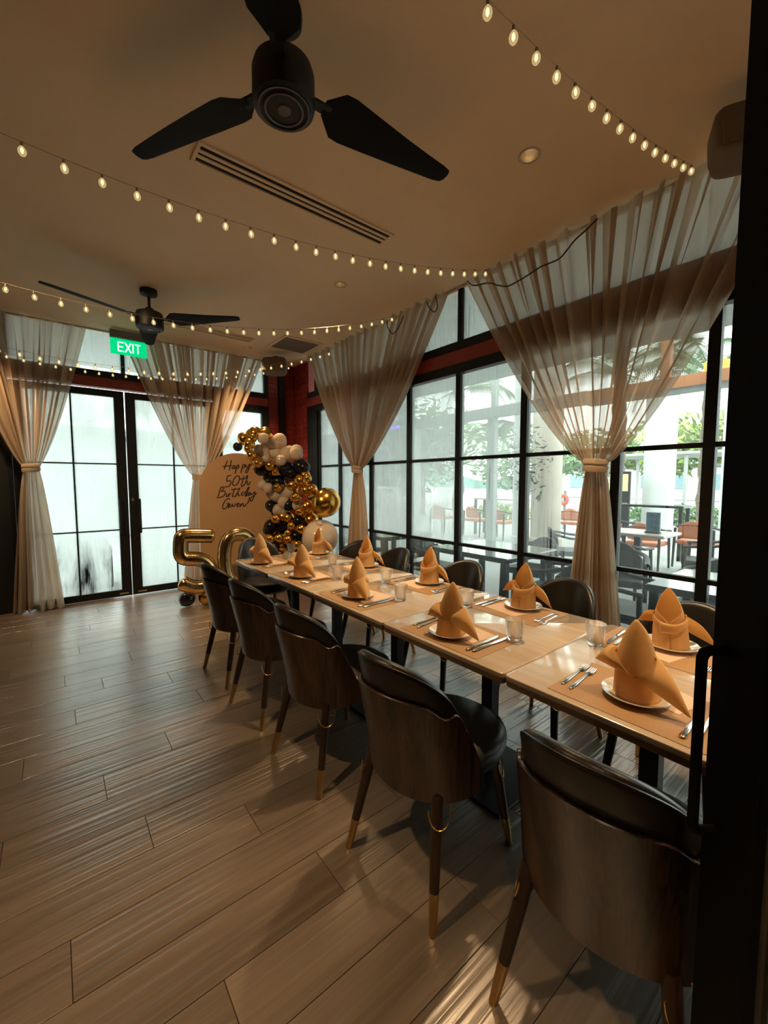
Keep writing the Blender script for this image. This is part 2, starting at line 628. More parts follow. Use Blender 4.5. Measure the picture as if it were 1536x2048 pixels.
WZ = [0.07, 0.845, 1.668, 2.465]
MUL = [5.32, 4.767, 4.066, 3.382, 2.684, 1.976, 1.253, 0.735, 0.03, -0.66]
win = struct(MB().box(XR - 0.03, XR + 0.06, -0.70, 5.62, 2.465, 2.552).box(XR - 0.03, XR + 0.06, -0.70, 5.62, 0.0, 0.07)
             .box(XR - 0.03, XR + 0.06, 5.335, 5.62, 0.07, 2.465).build('window_1', M['black']))
for y in MUL:
    MB().box(XR - 0.012, XR + 0.045, y - 0.03, y + 0.03, 0.07, 2.465).build('mullion', M['black'], win)
for z in (0.845, 1.668):
    MB().box(XR - 0.004, XR + 0.036, -0.68, 5.33, z - 0.015, z + 0.015).build('glazing_bar', M['black'], win)
FOG = {0: 0.68, 1: 0.60, 2: 0.66, 3: 0.52, 4: 0.26, 5: 0.12, 6: 0.04, 7: 0.04, 8: 0.04}
for i in range(len(MUL) - 1):
    ya, yb = MUL[i + 1] + 0.025, MUL[i] - 0.025
    for j in range(3):
        f = FOG[i]
        st = 0.55
        if j == 0:
            f = 0.03 if i > 1 else 0.25
            st = 0.02
        elif j == 2:
            f = min(0.8, f + (0.14 if i < 5 else 0.05))
            st = 0.25
        put_pane(win, MB().box(XR + 0.014, XR + 0.020, ya, yb, WZ[j] + 0.01, WZ[j + 1] - 0.01), (f, st, 0.0, 1))
win = struct(MB().box(XR - 0.03, XR + 0.06, -0.70, 5.62, 2.682, 2.755).build('window_2', M['black']))
TM = [5.40, 2.672, 0.03, -0.66]
for y in TM:
    MB().box(XR - 0.012, XR + 0.045, y - 0.028, y + 0.028, 2.755, CZ).build('mullion', M['black'], win)
for i in range(3):
    put_pane(win, MB().box(XR + 0.014, XR + 0.020, TM[i + 1] + 0.025, TM[i] - 0.025, 2.75, CZ), (0.62, 0.75, 0, 1))

# ------------------------------------------------------------------ door wall (back)
mb = MB()
mb.box(-0.36, 2.60, YB - 0.02, YB + 0.10, 2.575, 2.69)
mb.box(2.60, XR + 0.12, YB, YB + 0.12, 0, CZ)
wall_back = struct(mb.build('wall_back', M['red']))
bricks(wall_back, 'x', 2.605, 2.775, YB, 0.0, CZ)
MB().box(2.775, 2.865, YB - 0.05, YB + 0.02, 0, CZ).build('corner_post', M['black'], wall_back)
bricks(wall_back, 'x', 2.865, 3.04, YB, 0.0, CZ)
struct(MB().box(XL, -0.36, YB - 0.01, YB + 0.1, 0, CZ).build('wall_back_panel', M['dark_panel']))
win = struct(MB().box(-0.36, 2.60, YB - 0.03, YB + 0.06, 2.69, 2.765).box(2.54, 2.605, YB - 0.03, YB + 0.06, 2.765, CZ)
             .box(-0.36, -0.31, YB - 0.03, YB + 0.06, 2.765, CZ).build('window_3', M['black']))
MB().box(0.725, 0.765, YB - 0.02, YB + 0.05, 2.765, CZ).build('mullion', M['black'], win)
put_pane(win, MB().box(-0.31, 0.73, YB + 0.014, YB + 0.020, 2.76, CZ), (0.66, 0.7, 0, 1))
put_pane(win, MB().box(0.76, 2.545, YB + 0.014, YB + 0.020, 2.76, CZ), (0.66, 0.6, 0, 1))
# fixed side light and frame posts
win = struct(MB().box(1.815, 1.91, YB - 0.03, YB + 0.06, 0, 2.575).box(2.50, 2.605, YB - 0.03, YB + 0.06, 0, 2.575)
             .box(1.91, 2.50, YB - 0.03, YB + 0.06, 2.47, 2.575).box(1.91, 2.50, YB - 0.03, YB + 0.06, 0, 0.09).build('window_4', M['black']))
for z in (0.85, 1.665):
    MB().box(1.90, 2.51, YB - 0.006, YB + 0.03, z - 0.008, z + 0.008).build('glazing_bar', M['black'], win)
for za, zb, f in ((0.08, 0.85, 0.6), (0.85, 1.665, 0.7), (1.665, 2.48, 0.55)):
    put_pane(win, MB().box(1.90, 2.51, YB + 0.014, YB + 0.020, za, zb), (f, 0.4, 0, 1))
struct(MB().box(-0.36, -0.325, YB - 0.03, YB + 0.06, 0, 2.575).build('trim_3', M['black']))

def door(name, xa, xb, handle_x, low):
    st = 0.105
    d = struct(MB().box(xa, xa + st, YB - 0.025, YB + 0.025, 0.015, 2.55).box(xb - st, xb, YB - 0.025, YB + 0.025, 0.015, 2.55)
               .box(xa + st, xb - st, YB - 0.025, YB + 0.025, 0.015, 0.095).box(xa + st, xb - st, YB - 0.025, YB + 0.025, 2.472, 2.55).build(name, M['black']))
    xm = (xa + xb) / 2
    MB().box(xm - 0.008, xm + 0.008, YB - 0.012, YB + 0.012, 0.09, 2.475).build('glazing_bar', M['black'], d)
    for z in (0.85, 1.665):
        MB().box(xa + st, xb - st, YB - 0.011, YB + 0.011, z - 0.007, z + 0.007).build('glazing_bar', M['black'], d)
    zz = [0.09, 0.85, 1.665, 2.475]
    for i, (p, q) in enumerate(((xa + st, xm), (xm, xb - st))):
        for j in range(3):
            put_pane(d, MB().box(p, q, YB - 0.003, YB + 0.003, zz[j], zz[j + 1]), (0.80, 0.55 if j else 0.2, low if j == 0 else 0, 1))
    h = MB().rbox(handle_x - 0.016, handle_x + 0.016, YB - 0.085, YB - 0.055, 0.80, 1.235, 0.006)
    h.box(handle_x - 0.009, handle_x + 0.009, YB - 0.06, YB - 0.02, 0.86, 0.88).box(handle_x - 0.009, handle_x + 0.009, YB - 0.06, YB - 0.02, 1.155, 1.175)
    h.build('handle', M['black'], d)
    MB().rbox(handle_x - 0.05, handle_x + 0.05, YB - 0.028, YB - 0.02, 0.035, 0.055, 0.002).build('lock_plate', M['steel'], d)
    return d
door('door_1', -0.322, 0.737, 0.650, 0.9)
d2 = door('door_2', 0.750, 1.808, 0.852, 0.25)
MB().rbox(0.775, 0.80, YB - 0.03, YB - 0.02, 1.205, 1.24, 0.002).build('lock_plate', M['steel'], d2)

# ceiling trims along the curtains
struct(MB().rbox(CEIL_X - 0.012, CEIL_X + 0.006, -0.7, YB - 0.02, CZ - 0.016, CZ, 0.003).build('trim_1', M['cream_metal']))
struct(MB().rbox(-1.4, CEIL_X, YB - 0.065, YB - 0.045, CZ - 0.016, CZ, 0.003).build('trim_2', M['cream_metal']))

# daylight portals (they only guide sky light through the glazing)
def portal(loc, rot, sx, sy):
    L = bpy.data.lights.new('window_portal', 'AREA')
    L.shape = 'RECTANGLE'
    L.size, L.size_y = sx, sy
    L.cycles.is_portal = True
    o = bpy.data.objects.new('window_portal', L)
    COL.objects.link(o)
    o.location = loc
    o.rotation_euler = rot
portal((XR + 0.10, 2.4, 1.6), (0, PI / 2, 0), 3.2, 6.2)
portal((1.12, YB + 0.12, 1.6), (-PI / 2, 0, 0), 3.0, 3.2)

# ------------------------------------------------------------------ the open door beside the viewer
fw = Vector((math.sin(YAW), math.cos(YAW), 0))
rt = Vector((math.cos(YAW), -math.sin(YAW), 0))
tip = fw * 0.757 + rt * 0.615                       # free edge of the leaf
od = struct(MB().rbox(0.0, 0.045, -0.11, 0.0, 0.01, 2.75, 0.002)
            .box(0.0, 0.045, -0.95, -0.11, 0.01, 0.12).box(0.0, 0.045, -0.95, -0.11, 2.65, 2.75).box(0.0, 0.045, -1.05, -0.95, 0.01, 2.75)
            .build('door_3', M['jet'], None, False, tip, (0, 0, -YAW)))
od_p = put_pane(od, MB().box(0.02, 0.026, -0.95, -0.11, 0.12, 2.65), (0.0, 0, 0, 1))
pts = [(0.0, -0.033, 1.148), (-0.030, -0.033, 1.148), (-0.040, -0.033, 1.144), (-0.044, -0.033, 1.134), (-0.044, -0.033, 1.0), (-0.044, -0.033, 0.82),
       (-0.040, -0.033, 0.81), (-0.030, -0.033, 0.806), (0.0, -0.033, 0.806)]
MB().tube(pts, 0.0095, 8).build('handle', M['jet'], od, True)

# =================================================================== CEILING THINGS
DLN = {(2.13, 1.389): 'nearest to the viewer, above the middle of the table', (2.13, 3.302): 'middle one of the window-side row, above the table\'s far half',
       (2.13, 5.584): 'in the window-side row beside the brown ceiling panel', (2.13, -0.6): 'in the window-side row, behind the viewer',
       (-0.56, -0.6): 'in the aisle-side row, behind the viewer', (-0.56, 1.389): 'in the aisle-side row, level with the near fan',
       (-0.56, 3.302): 'in the aisle-side row, between the two fans', (-0.56, 5.584): 'in the aisle-side row, before the glass doors'}
AIM = {(-0.56, 3.302): (1.95, 5.25, 1.05)}
for i, (x, y) in enumerate(DL):
    t = thing('downlight', 'round recessed ceiling downlight ' + DLN[(x, y)], 'downlight', (x, y, CZ), 0, 'recessed downlights')
    MB().lathe([(DLR, 0.0), (DLR + 0.009, 0.0), (DLR + 0.009, -0.003), (DLR, -0.005), (DLR - 0.004, -0.001), (DLR - 0.004, 0.004)], 28, None, False, False).build('trim_ring', M['cream_metal'], t, True)
    MB().lathe([(DLR - 0.004, 0.0), (DLR - 0.006, 0.02), (DLR - 0.012, 0.05), (0.026, 0.068), (0.026, 0.075), (0.001, 0.076)], 28, None, False, False).build('reflector', M['reflector'], t, True)
    MB().lathe([(0.001, 0.060), (0.022, 0.060), (0.024, 0.066), (0.024, 0.070)], 20, None, False, False).build('lamp', M['lamp'], t, True)
    L = bpy.data.lights.new('downlight_beam', 'SPOT')
    L.energy = DOWNLIGHT_W
    L.color = WARM
    L.spot_size = math.radians(82)
    L.spot_blend = 0.75
    L.shadow_soft_size = 0.045
    o = bpy.data.objects.new('downlight_beam', L)
    COL.objects.link(o)
    o.parent = t
    o.location = (0, 0, -0.012)
    aim = AIM.get((x, y))
    if aim:                                             # swivelled lamp
        o.rotation_euler = (Vector(aim) - Vector((x, y, CZ))).to_track_quat('-Z', 'Y').to_euler()
        o.location = (0, 0, -0.012)
        L.energy = DOWNLIGHT_W * 1.15
        L.spot_size = math.radians(70)

def slot_vent(label, x0, x1, y0, y1):
    t = thing('ceiling_vent', label, 'vent', ((x0 + x1) / 2, (y0 + y1) / 2, CZ), 0, 'slot vents')
    hx, hy = (x1 - x0) / 2, (y1 - y0) / 2
    MB().box(-hx, hx, -hy, hy, -0.003, -0.0005).build('slot_backing', M['black'], t)
    f = MB()
    f.rbox(-hx - 0.02, hx + 0.02, -hy - 0.02, -hy, -0.012, -0.0005, 0.002).rbox(-hx - 0.02, hx + 0.02, hy, hy + 0.02, -0.012, -0.0005, 0.002)
    f.rbox(-hx - 0.02, -hx, -hy, hy, -0.012, -0.0005, 0.002).rbox(hx, hx + 0.02, -hy, hy, -0.012, -0.0005, 0.002)
    f.build('vent_frame', M['ceiling'], t)
    w = 2 * hy / 3
    for k in (1, 2):
        y = -hy + k * w
        MB().rbox(-hx, hx, y - 0.012, y + 0.012, -0.011, -0.002, 0.002).build('slat', M['ceiling'], t)
slot_vent('long three-slot ceiling vent under the near fan, nearest the viewer', 0.70, 2.0, 2.43, 2.558)
slot_vent('three-slot ceiling vent behind the far fan, close to the glass doors', 0.78, 2.05, 5.20, 5.315)
t = thing('ceiling_panel', 'square brown access panel in the ceiling near the red corner', 'ceiling panel', (2.573, 5.093, CZ))
MB().rbox(-0.235, 0.235, -0.238, 0.238, -0.008, -0.0005, 0.002).build('panel_plate', M['brown_panel'], t)
f = MB()
for a, b, c, d_ in ((-0.275, 0.275, -0.278, -0.238), (-0.275, 0.275, 0.238, 0.278), (-0.275, -0.235, -0.238, 0.238), (0.235, 0.275, -0.238, 0.238)):
    f.rbox(a, b, c, d_, -0.010, -0.0005, 0.002)
f.build('panel_frame', M['ceiling'], t)

# ------------------------------------------------------------------ fans
def blade_mesh():
    b = MB()
    prof = [(0.17, 0.030, 0.030), (0.20, 0.055, 0.060), (0.235, 0.085, 0.095), (0.28, 0.088, 0.100), (0.40, 0.075, 0.092), (0.55, 0.058, 0.080), (0.70, 0.044, 0.066), (0.80, 0.036, 0.056), (0.838, 0.028, 0.046), (0.845, 0.020, 0.036)]
    rings = []
    for r, a, c in prof:
        th = 0.006
        tw = -math.radians(17 - 10 * (r - 0.17) / 0.67)
        ring = []
        for (yy, zz) in ((-a, 0.0), (-a * 0.5, th), (0, th * 1.2), (c * 0.5, th), (c, 0.0), (c * 0.5, -th), (0, -th), (-a * 0.5, -th)):
            ring.append((r, yy * math.cos(tw) - zz * math.sin(tw), yy * math.sin(tw) + zz * math.cos(tw) + 0.012 * (r - 0.17)))
        rings.append(ring)
    b.rings(rings)
    return b.data('blade', M['jet'], 40)
BLADE = blade_mesh()
def fan(label, x, y, a0):
    t = thing('ceiling_fan', label, 'fan', (x, y, CZ), 0, 'black ceiling fans')
    MB().lathe([(0.072, 0.0), (0.074, -0.02), (0.072, -0.045), (0.05, -0.055), (0.022, -0.058), (0.016, -0.060)], 28).build('canopy', M['black'], t, True)
    MB().lathe([(0.013, -0.055), (0.013, -0.205)], 14).build('rod', M['black'], t, True)
    MB().lathe([(0.03, -0.165), (0.045, -0.185), (0.085, -0.20), (0.110, -0.212), (0.117, -0.235), (0.118, -0.335), (0.114, -0.349), (0.100, -0.356), (0.096, -0.3535), (0.080, -0.3535), (0.077, -0.357), (0.03, -0.358), (0.001, -0.358)], 40).build('motor', M['black'], t, True)
    pl = MB().lathe([(0.070, -0.3575), (0.074, -0.360), (0.068, -0.3615), (0.066, -0.359)], 40, None, False, False)
    pl.lathe([(0.001, -0.3612), (0.024, -0.3612), (0.026, -0.359), (0.026, -0.357)], 24, None, False, False).lathe([(0.094, -0.354), (0.099, -0.3595), (0.092, -0.3595), (0.090, -0.355)], 40, None, False, False)
    pl.build('cover_ring', M['silverplate'], t, True)
    for k in range(3):
        a = math.radians(a0 + 120 * k)
        MB().rbox(0.09, 0.20, -0.022, 0.028, -0.274, -0.262, 0.004).build('blade_arm', M['black'], t, False, None, (0, 0, a))
        link('blade', BLADE, t, (0, 0, -0.268), (0, 0, a))
fan('black three-blade ceiling fan overhead, the near and larger-looking one', 0.765, 1.575, -4)
fan('black three-blade ceiling fan hanging before the exit sign, the far one', 0.787, 4.512, -40)

# ------------------------------------------------------------------ exit sign
t = thing('exit_sign', 'green lit EXIT sign hung from the ceiling above the glass doors', 'sign', (0.788, 5.85, 3.03))
MB().rbox(-0.187, 0.187, -0.025, 0.03, 0.095, 0.185, 0.006).build('housing', M['housing'], t)
MB().rbox(-0.186, 0.186, -0.006, 0.006, -0.088, 0.092, 0.002).build('panel', M['exitgreen'], t)
b = MB()
def bar(p, q, w=0.013):
    p, q = Vector((p[0], 0, p[1])), Vector((q[0], 0, q[1]))
    d = (q - p).normalized()
    n = Vector((-d.z, 0, d.x)) * w / 2
    b.add([p + n + Vector((0, -0.0085, 0)), p - n + Vector((0, -0.0085, 0)), q - n + Vector((0, -0.0085, 0)), q + n + Vector((0, -0.0085, 0)),
           p + n + Vector((0, -0.0062, 0)), p - n + Vector((0, -0.0062, 0)), q - n + Vector((0, -0.0062, 0)), q + n + Vector((0, -0.0062, 0))],
          [(0, 1, 2, 3), (4, 7, 6, 5), (0, 4, 5, 1), (1, 5, 6, 2), (2, 6, 7, 3), (3, 7, 4, 0)])
H = 0.056
bar((-0.108, -H), (-0.108, H)); bar((-0.108, H - 0.006), (-0.052, H - 0.006)); bar((-0.108, 0), (-0.058, 0)); bar((-0.108, -H + 0.006), (-0.052, -H + 0.006))
bar((-0.038, -H), (0.022, H), 0.015); bar((-0.038, H), (0.022, -H), 0.015)
bar((0.043, -H), (0.043, H))
bar((0.062, H - 0.006), (0.122, H - 0.006)); bar((0.092, -H), (0.092, H))
b.build('lettering', M['exitwhite'], t)

# ------------------------------------------------------------------ loudspeakers
def loudspeaker(label, loc, rz, tilt):
    t = thing('loudspeaker', label, 'speaker', loc, rz, 'ceiling-hung loudspeakers')
    t.rotation_euler = (tilt, 0, rz)
    rings = []
    for y, s in ((-0.105, 0.90), (-0.100, 0.96), (-0.085, 1.0), (0.03, 0.97), (0.09, 0.80), (0.10, 0.72)):
        ring = []
        for k in range(28):
            a = 2 * PI * k / 28
            c, n_ = math.cos(a), math.sin(a)
            ring.append((0.165 * s * math.copysign(abs(c) ** 0.35, c), y, 0.11 * s * math.copysign(abs(n_) ** 0.35, n_)))
        rings.append(ring)
    MB().rings(rings).build('cabinet', M['speaker'], t, 50)
    MB().rbox(-0.14, 0.14, -0.112, -0.104, -0.09, 0.09, 0.004).build('grille', M['speaker'], t)
    MB().rbox(-0.035, 0.035, -0.02, 0.05, 0.09, 0.16, 0.004).build('bracket', M['black'], t)
loudspeaker('brown wall speaker hung at the ceiling in the red brick corner', (2.50, 5.55, 3.03), math.radians(-40), math.radians(-12))
loudspeaker('brown speaker at the ceiling, half hidden by the dark door edge', (2.53, 0.515, 2.985), math.radians(-62), math.radians(-12))

# ------------------------------------------------------------------ string lights
SOCK = MB().lathe([(0.002, 0.016), (0.006, 0.014), (0.0065, 0.0), (0.005, -0.003)], 10).data('socket', M['wire'], True)
GLASS = MB().lathe([(0.005, 0.0), (0.009, -0.006), (0.0145, -0.015), (0.016, -0.023), (0.0145, -0.032), (0.009, -0.040), (0.001, -0.043)], 14, None, False, False).data('bulb', M['bulb'], True)
FIL = MB().lathe([(0.001, -0.006), (0.0055, -0.012), (0.0065, -0.024), (0.001, -0.034)], 8).data('filament', M['filament'], True)
def strand(label, Y, zmin, k, xmin, x0, x1, step, s=1.0):
    def zz(x): return min(CZ - 0.012, zmin + k * (x - xmin) ** 2)
    t = thing('string_light', label, 'string light', (x1, Y, CZ), 0, 'string lights across the ceiling')
    o = Vector((x1, Y, CZ))
    n = 60
    MB().tube([Vector((x0 + (x1 - x0) * i / n, Y, zz(x0 + (x1 - x0) * i / n) + 0.018)) - o for i in range(n + 1)], 0.0014, 5).build('wire', M['wire'], t, True)
    x = x1 - 0.04
    while x > x0 + 0.05:
        tl = random.uniform(-0.10, 0.10)
        b_ = link('bulb', GLASS, t, Vector((x, Y, zz(x) + 0.002)) - o, (tl, random.uniform(-0.1, 0.1), 0))
        b_.scale = (0.9 * s, 0.9 * s, 0.9 * s)
        link('socket', SOCK, b_)
        link('filament', FIL, b_)
        x -= step
strand('string of clear warm bulbs nearest the viewer, ending above the big near curtain', 0.84, 2.80, 0.059, 0.3, -2.38, 2.89, 0.128)
strand('string of clear warm bulbs just behind the near fan, ending between the window curtains', 2.24, 2.755, 0.0623, 0.3, -2.38, 2.89, 0.131)
strand('string of clear warm bulbs passing in front of the far fan', 3.44, 2.60, 0.085, 0.3, -2.38, 2.89, 0.131)
strand('string of clear warm bulbs behind the far fan, passing below the exit sign', 4.70, 2.51, 0.09, 0.3, -2.38, 2.89, 0.131)
strand('farthest string of clear warm bulbs, right against the door curtains', 5.84, 2.70, 0.079, 0.45, -2.2, 2.88, 0.131, 0.9)

# ------------------------------------------------------------------ curtains
def curtain(label, axis, a0, a1, tie, ztie, depth, seed, front, ztop=3.215, foot=0.225):
    """front: sign of the direction into the room along the wall normal"""
    rng = random.Random(seed)
    ph = [rng.uniform(0, 6.28) for _ in range(6)]
    npl = 9.0 * abs(a1 - a0) / 1.3
    nu, nv = 190, 70
    base = Vector((depth, tie, 0)) if axis == 'y' else Vector((tie, depth, 0))
    t = thing('curtain', label, 'curtain', base, 0, 'sheer tied curtains')
    def P(u, v):
        z = ztop * (1 - v)
        w0 = 0.062
        if z > ztie:
            q = (z - ztie) / (ztop - ztie)
            f = q ** 0.77
            lo = tie - w0 - (tie - w0 - a0) * f
            hi = tie + w0 + (a1 - tie - w0) * f
            amp = 0.012 + 0.034 * min(1, q * 2.2)
        else:
            q = (ztie - z) / ztie
            f = q ** 0.75
            lo = tie - w0 - (foot - w0) * f
            hi = tie + w0 + (foot - w0) * f
            amp = 0.014 + 0.05 * q ** 0.6
        wu = u + 0.016 * math.sin(6.28 * 2.3 * u + ph[0]) + 0.010 * math.sin(6.28 * 5.1 * u + ph[1])
        a = 2 * PI * npl * wu + ph[2]
        if z < ztie:
            a = a * 0.62 + 0.5 * math.sin(3 * z + ph[5])
        width = hi - lo
        d = amp * (math.sin(a) + 0.45 * math.sin(1.73 * a + ph[3] + 1.1 * z))
        lat = -0.55 * width / npl * 0.5 * math.sin(2 * a + ph[4]) * (0.6 + 0.4 * math.sin(2.1 * z + ph[5]))
        s = lo + width * u + (lat if 0.01 < u < 0.99 else 0)
        hem = 0.012 * math.sin(a * 0.5) if v > 0.98 else 0
        z2 = max(0.006, z + hem)
        g = front * 0.03 * (1 - abs(2 * u - 1)) * smoothstep(0.4, 0.0, abs(z - ztie))
        q3 = Vector((depth + front * d + g, s, z2)) if axis == 'y' else Vector((s, depth + front * d + g, z2))
        return q3 - base
    vt = 1 - ztie / ztop
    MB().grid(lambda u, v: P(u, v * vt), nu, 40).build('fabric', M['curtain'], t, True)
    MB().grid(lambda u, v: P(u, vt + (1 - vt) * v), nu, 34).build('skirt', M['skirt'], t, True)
    rings = []
    for z, e in ((-0.045, 0.0), (-0.043, 0.006), (-0.01, 0.011), (0.004, 0.004), (0.012, 0.012), (0.04, 0.008), (0.046, 0.0)):
        ring = []
        for k in range(28):
            a = 2 * PI * k / 28
            cs, cd = (0.072 + e) * math.cos(a), (0.058 + e) * math.sin(a)
            ring.append((cd + front * 0.015, cs, ztie + z + 0.006 * math.cos(a)) if axis == 'y' else (cs, cd + front * 0.015, ztie + z + 0.006 * math.cos(a)))
        rings.append(ring)
    MB().rings(rings, False, False).build('tieback', M['tie'], t, True)
    return t
curtain('large sheer cream curtain tied in the middle, nearest one on the window wall', 'y', 0.30, 2.55, 1.339, 1.56, 2.945, 3, -1)
curtain('sheer cream curtain tied in the middle, far one on the window wall beside the balloons', 'y', 2.76, 5.39, 4.197, 1.60, 2.945, 5, -1)
curtain('sheer cream curtain tied in the middle, behind the arched birthday board', 'x', 0.735, 2.475, 1.556, 1.52, 5.985, 8, -1)
curtain('sheer cream curtain tied in the middle, at the dark wall left of the doors', 'x', -0.80, 0.39, -0.171, 1.60, 5.985, 11, -1)

# cables hanging along the curtain heads
def on_x(px, py, X):
    d = ray(px, py)
    return Vector((0, 0, CAMH)) + d * (X / d.x)
def smooth_path(pts, n=8):
    pts = [Vector(p) for p in pts]
    out = []
    for i in range(len(pts) - 1):
        p0, p1, p2, p3 = pts[max(i - 1, 0)], pts[i], pts[i + 1], pts[min(i + 2, len(pts) - 1)]
        for k in range(n):
            s = k / n
            out.append(0.5 * ((2 * p1) + (p2 - p0) * s + (2 * p0 - 5 * p1 + 4 * p2 - p3) * s * s + (3 * p1 - p0 - 3 * p2 + p3) * s ** 3))
    out.append(pts[-1])
    return out
def cable(label, pix, X=2.86):
    o = MB().tube(smooth_path([on_x(px, py, X) for px, py in pix]), 0.0055, 6).build('cable', M['cable'], None, True)
    tag(o, label, 'cable')
cable('dark cable draped across the head of the near window curtain', [(934, 562), (948, 571), (976, 566), (998, 571), (1016, 572), (1040, 560), (1064, 545), (1083, 533), (1117, 518), (1134, 500), (1150, 480), (1172, 460), (1195, 437)])
cable('small dark loop of cable on the far window curtain, the lower loop', [(774, 642), (776, 656), (785, 667), (794, 660), (804, 640), (807, 632)])
cable('small dark loop of cable at the top edge of the far window curtain', [(853, 603), (858, 614), (868, 624), (875, 614), (872, 594)])

# =================================================================== TABLES
TX0, TX1, TL = 1.25, 2.12, 0.71
TY = [-0.548 + TL * k for k in range(7)]       # joints
TLAB = ['pale wood dining table nearest the viewer, mostly behind the open door edge', 'pale wood dining table, second from the open door, with the nearest visible setting',
        'pale wood dining table, third from the open door', 'pale wood dining table in the middle stretch, third from the balloon end',
        'pale wood dining table, second from the balloon end', 'pale wood dining table at the balloon end of the row']
def make_table():
    t = thing('dining_table', '', 'table')
    hx, hy = (TX1 - TX0) / 2, TL / 2 - 0.0012
    def plan(i, z, c=0.022):
        r = []
        for sx, sy, a0 in ((1, 1, 0), (-1, 1, 90), (-1, -1, 180), (1, -1, 270)):
            for k in range(5):
                a = math.radians(a0 + 22.5 * k)
                r.append((sx * (hx - c) + (c - i) * math.cos(a), sy * (hy - c) + (c - i) * math.sin(a), z))
        return r
    MB().rings([plan(0.0, 0.733), plan(0.0, 0.744), plan(0.0025, 0.7485), plan(0.006, 0.75)]).build('tabletop', M['top'], t, 30)
    MB().rings([plan(0.010, 0.706), plan(0.003, 0.711), plan(0.001, 0.732), plan(0.001, 0.7335)]).build('table_edge', M['topedge'], t, 30)
    MB().rbox(-0.27, 0.23, -0.16, 0.16, 0.698, 0.706, 0.002).build('mounting_plate', M['black'], t)
    MB().rbox(-0.061, 0.001, -0.031, 0.031, 0.012, 0.70, 0.003).build('column', M['black'], t)
    MB().rbox(-0.25, 0.19, -0.22, 0.22, 0.0005, 0.013, 0.003).build('base_plate', M['black'], t)
    return t
proto = make_table()
for k in range(6):
    place(proto, k > 0, ((TX0 + TX1) / 2, TY[k] + TL / 2, 0), 0, TLAB[k], 'dining tables pushed into one long row')

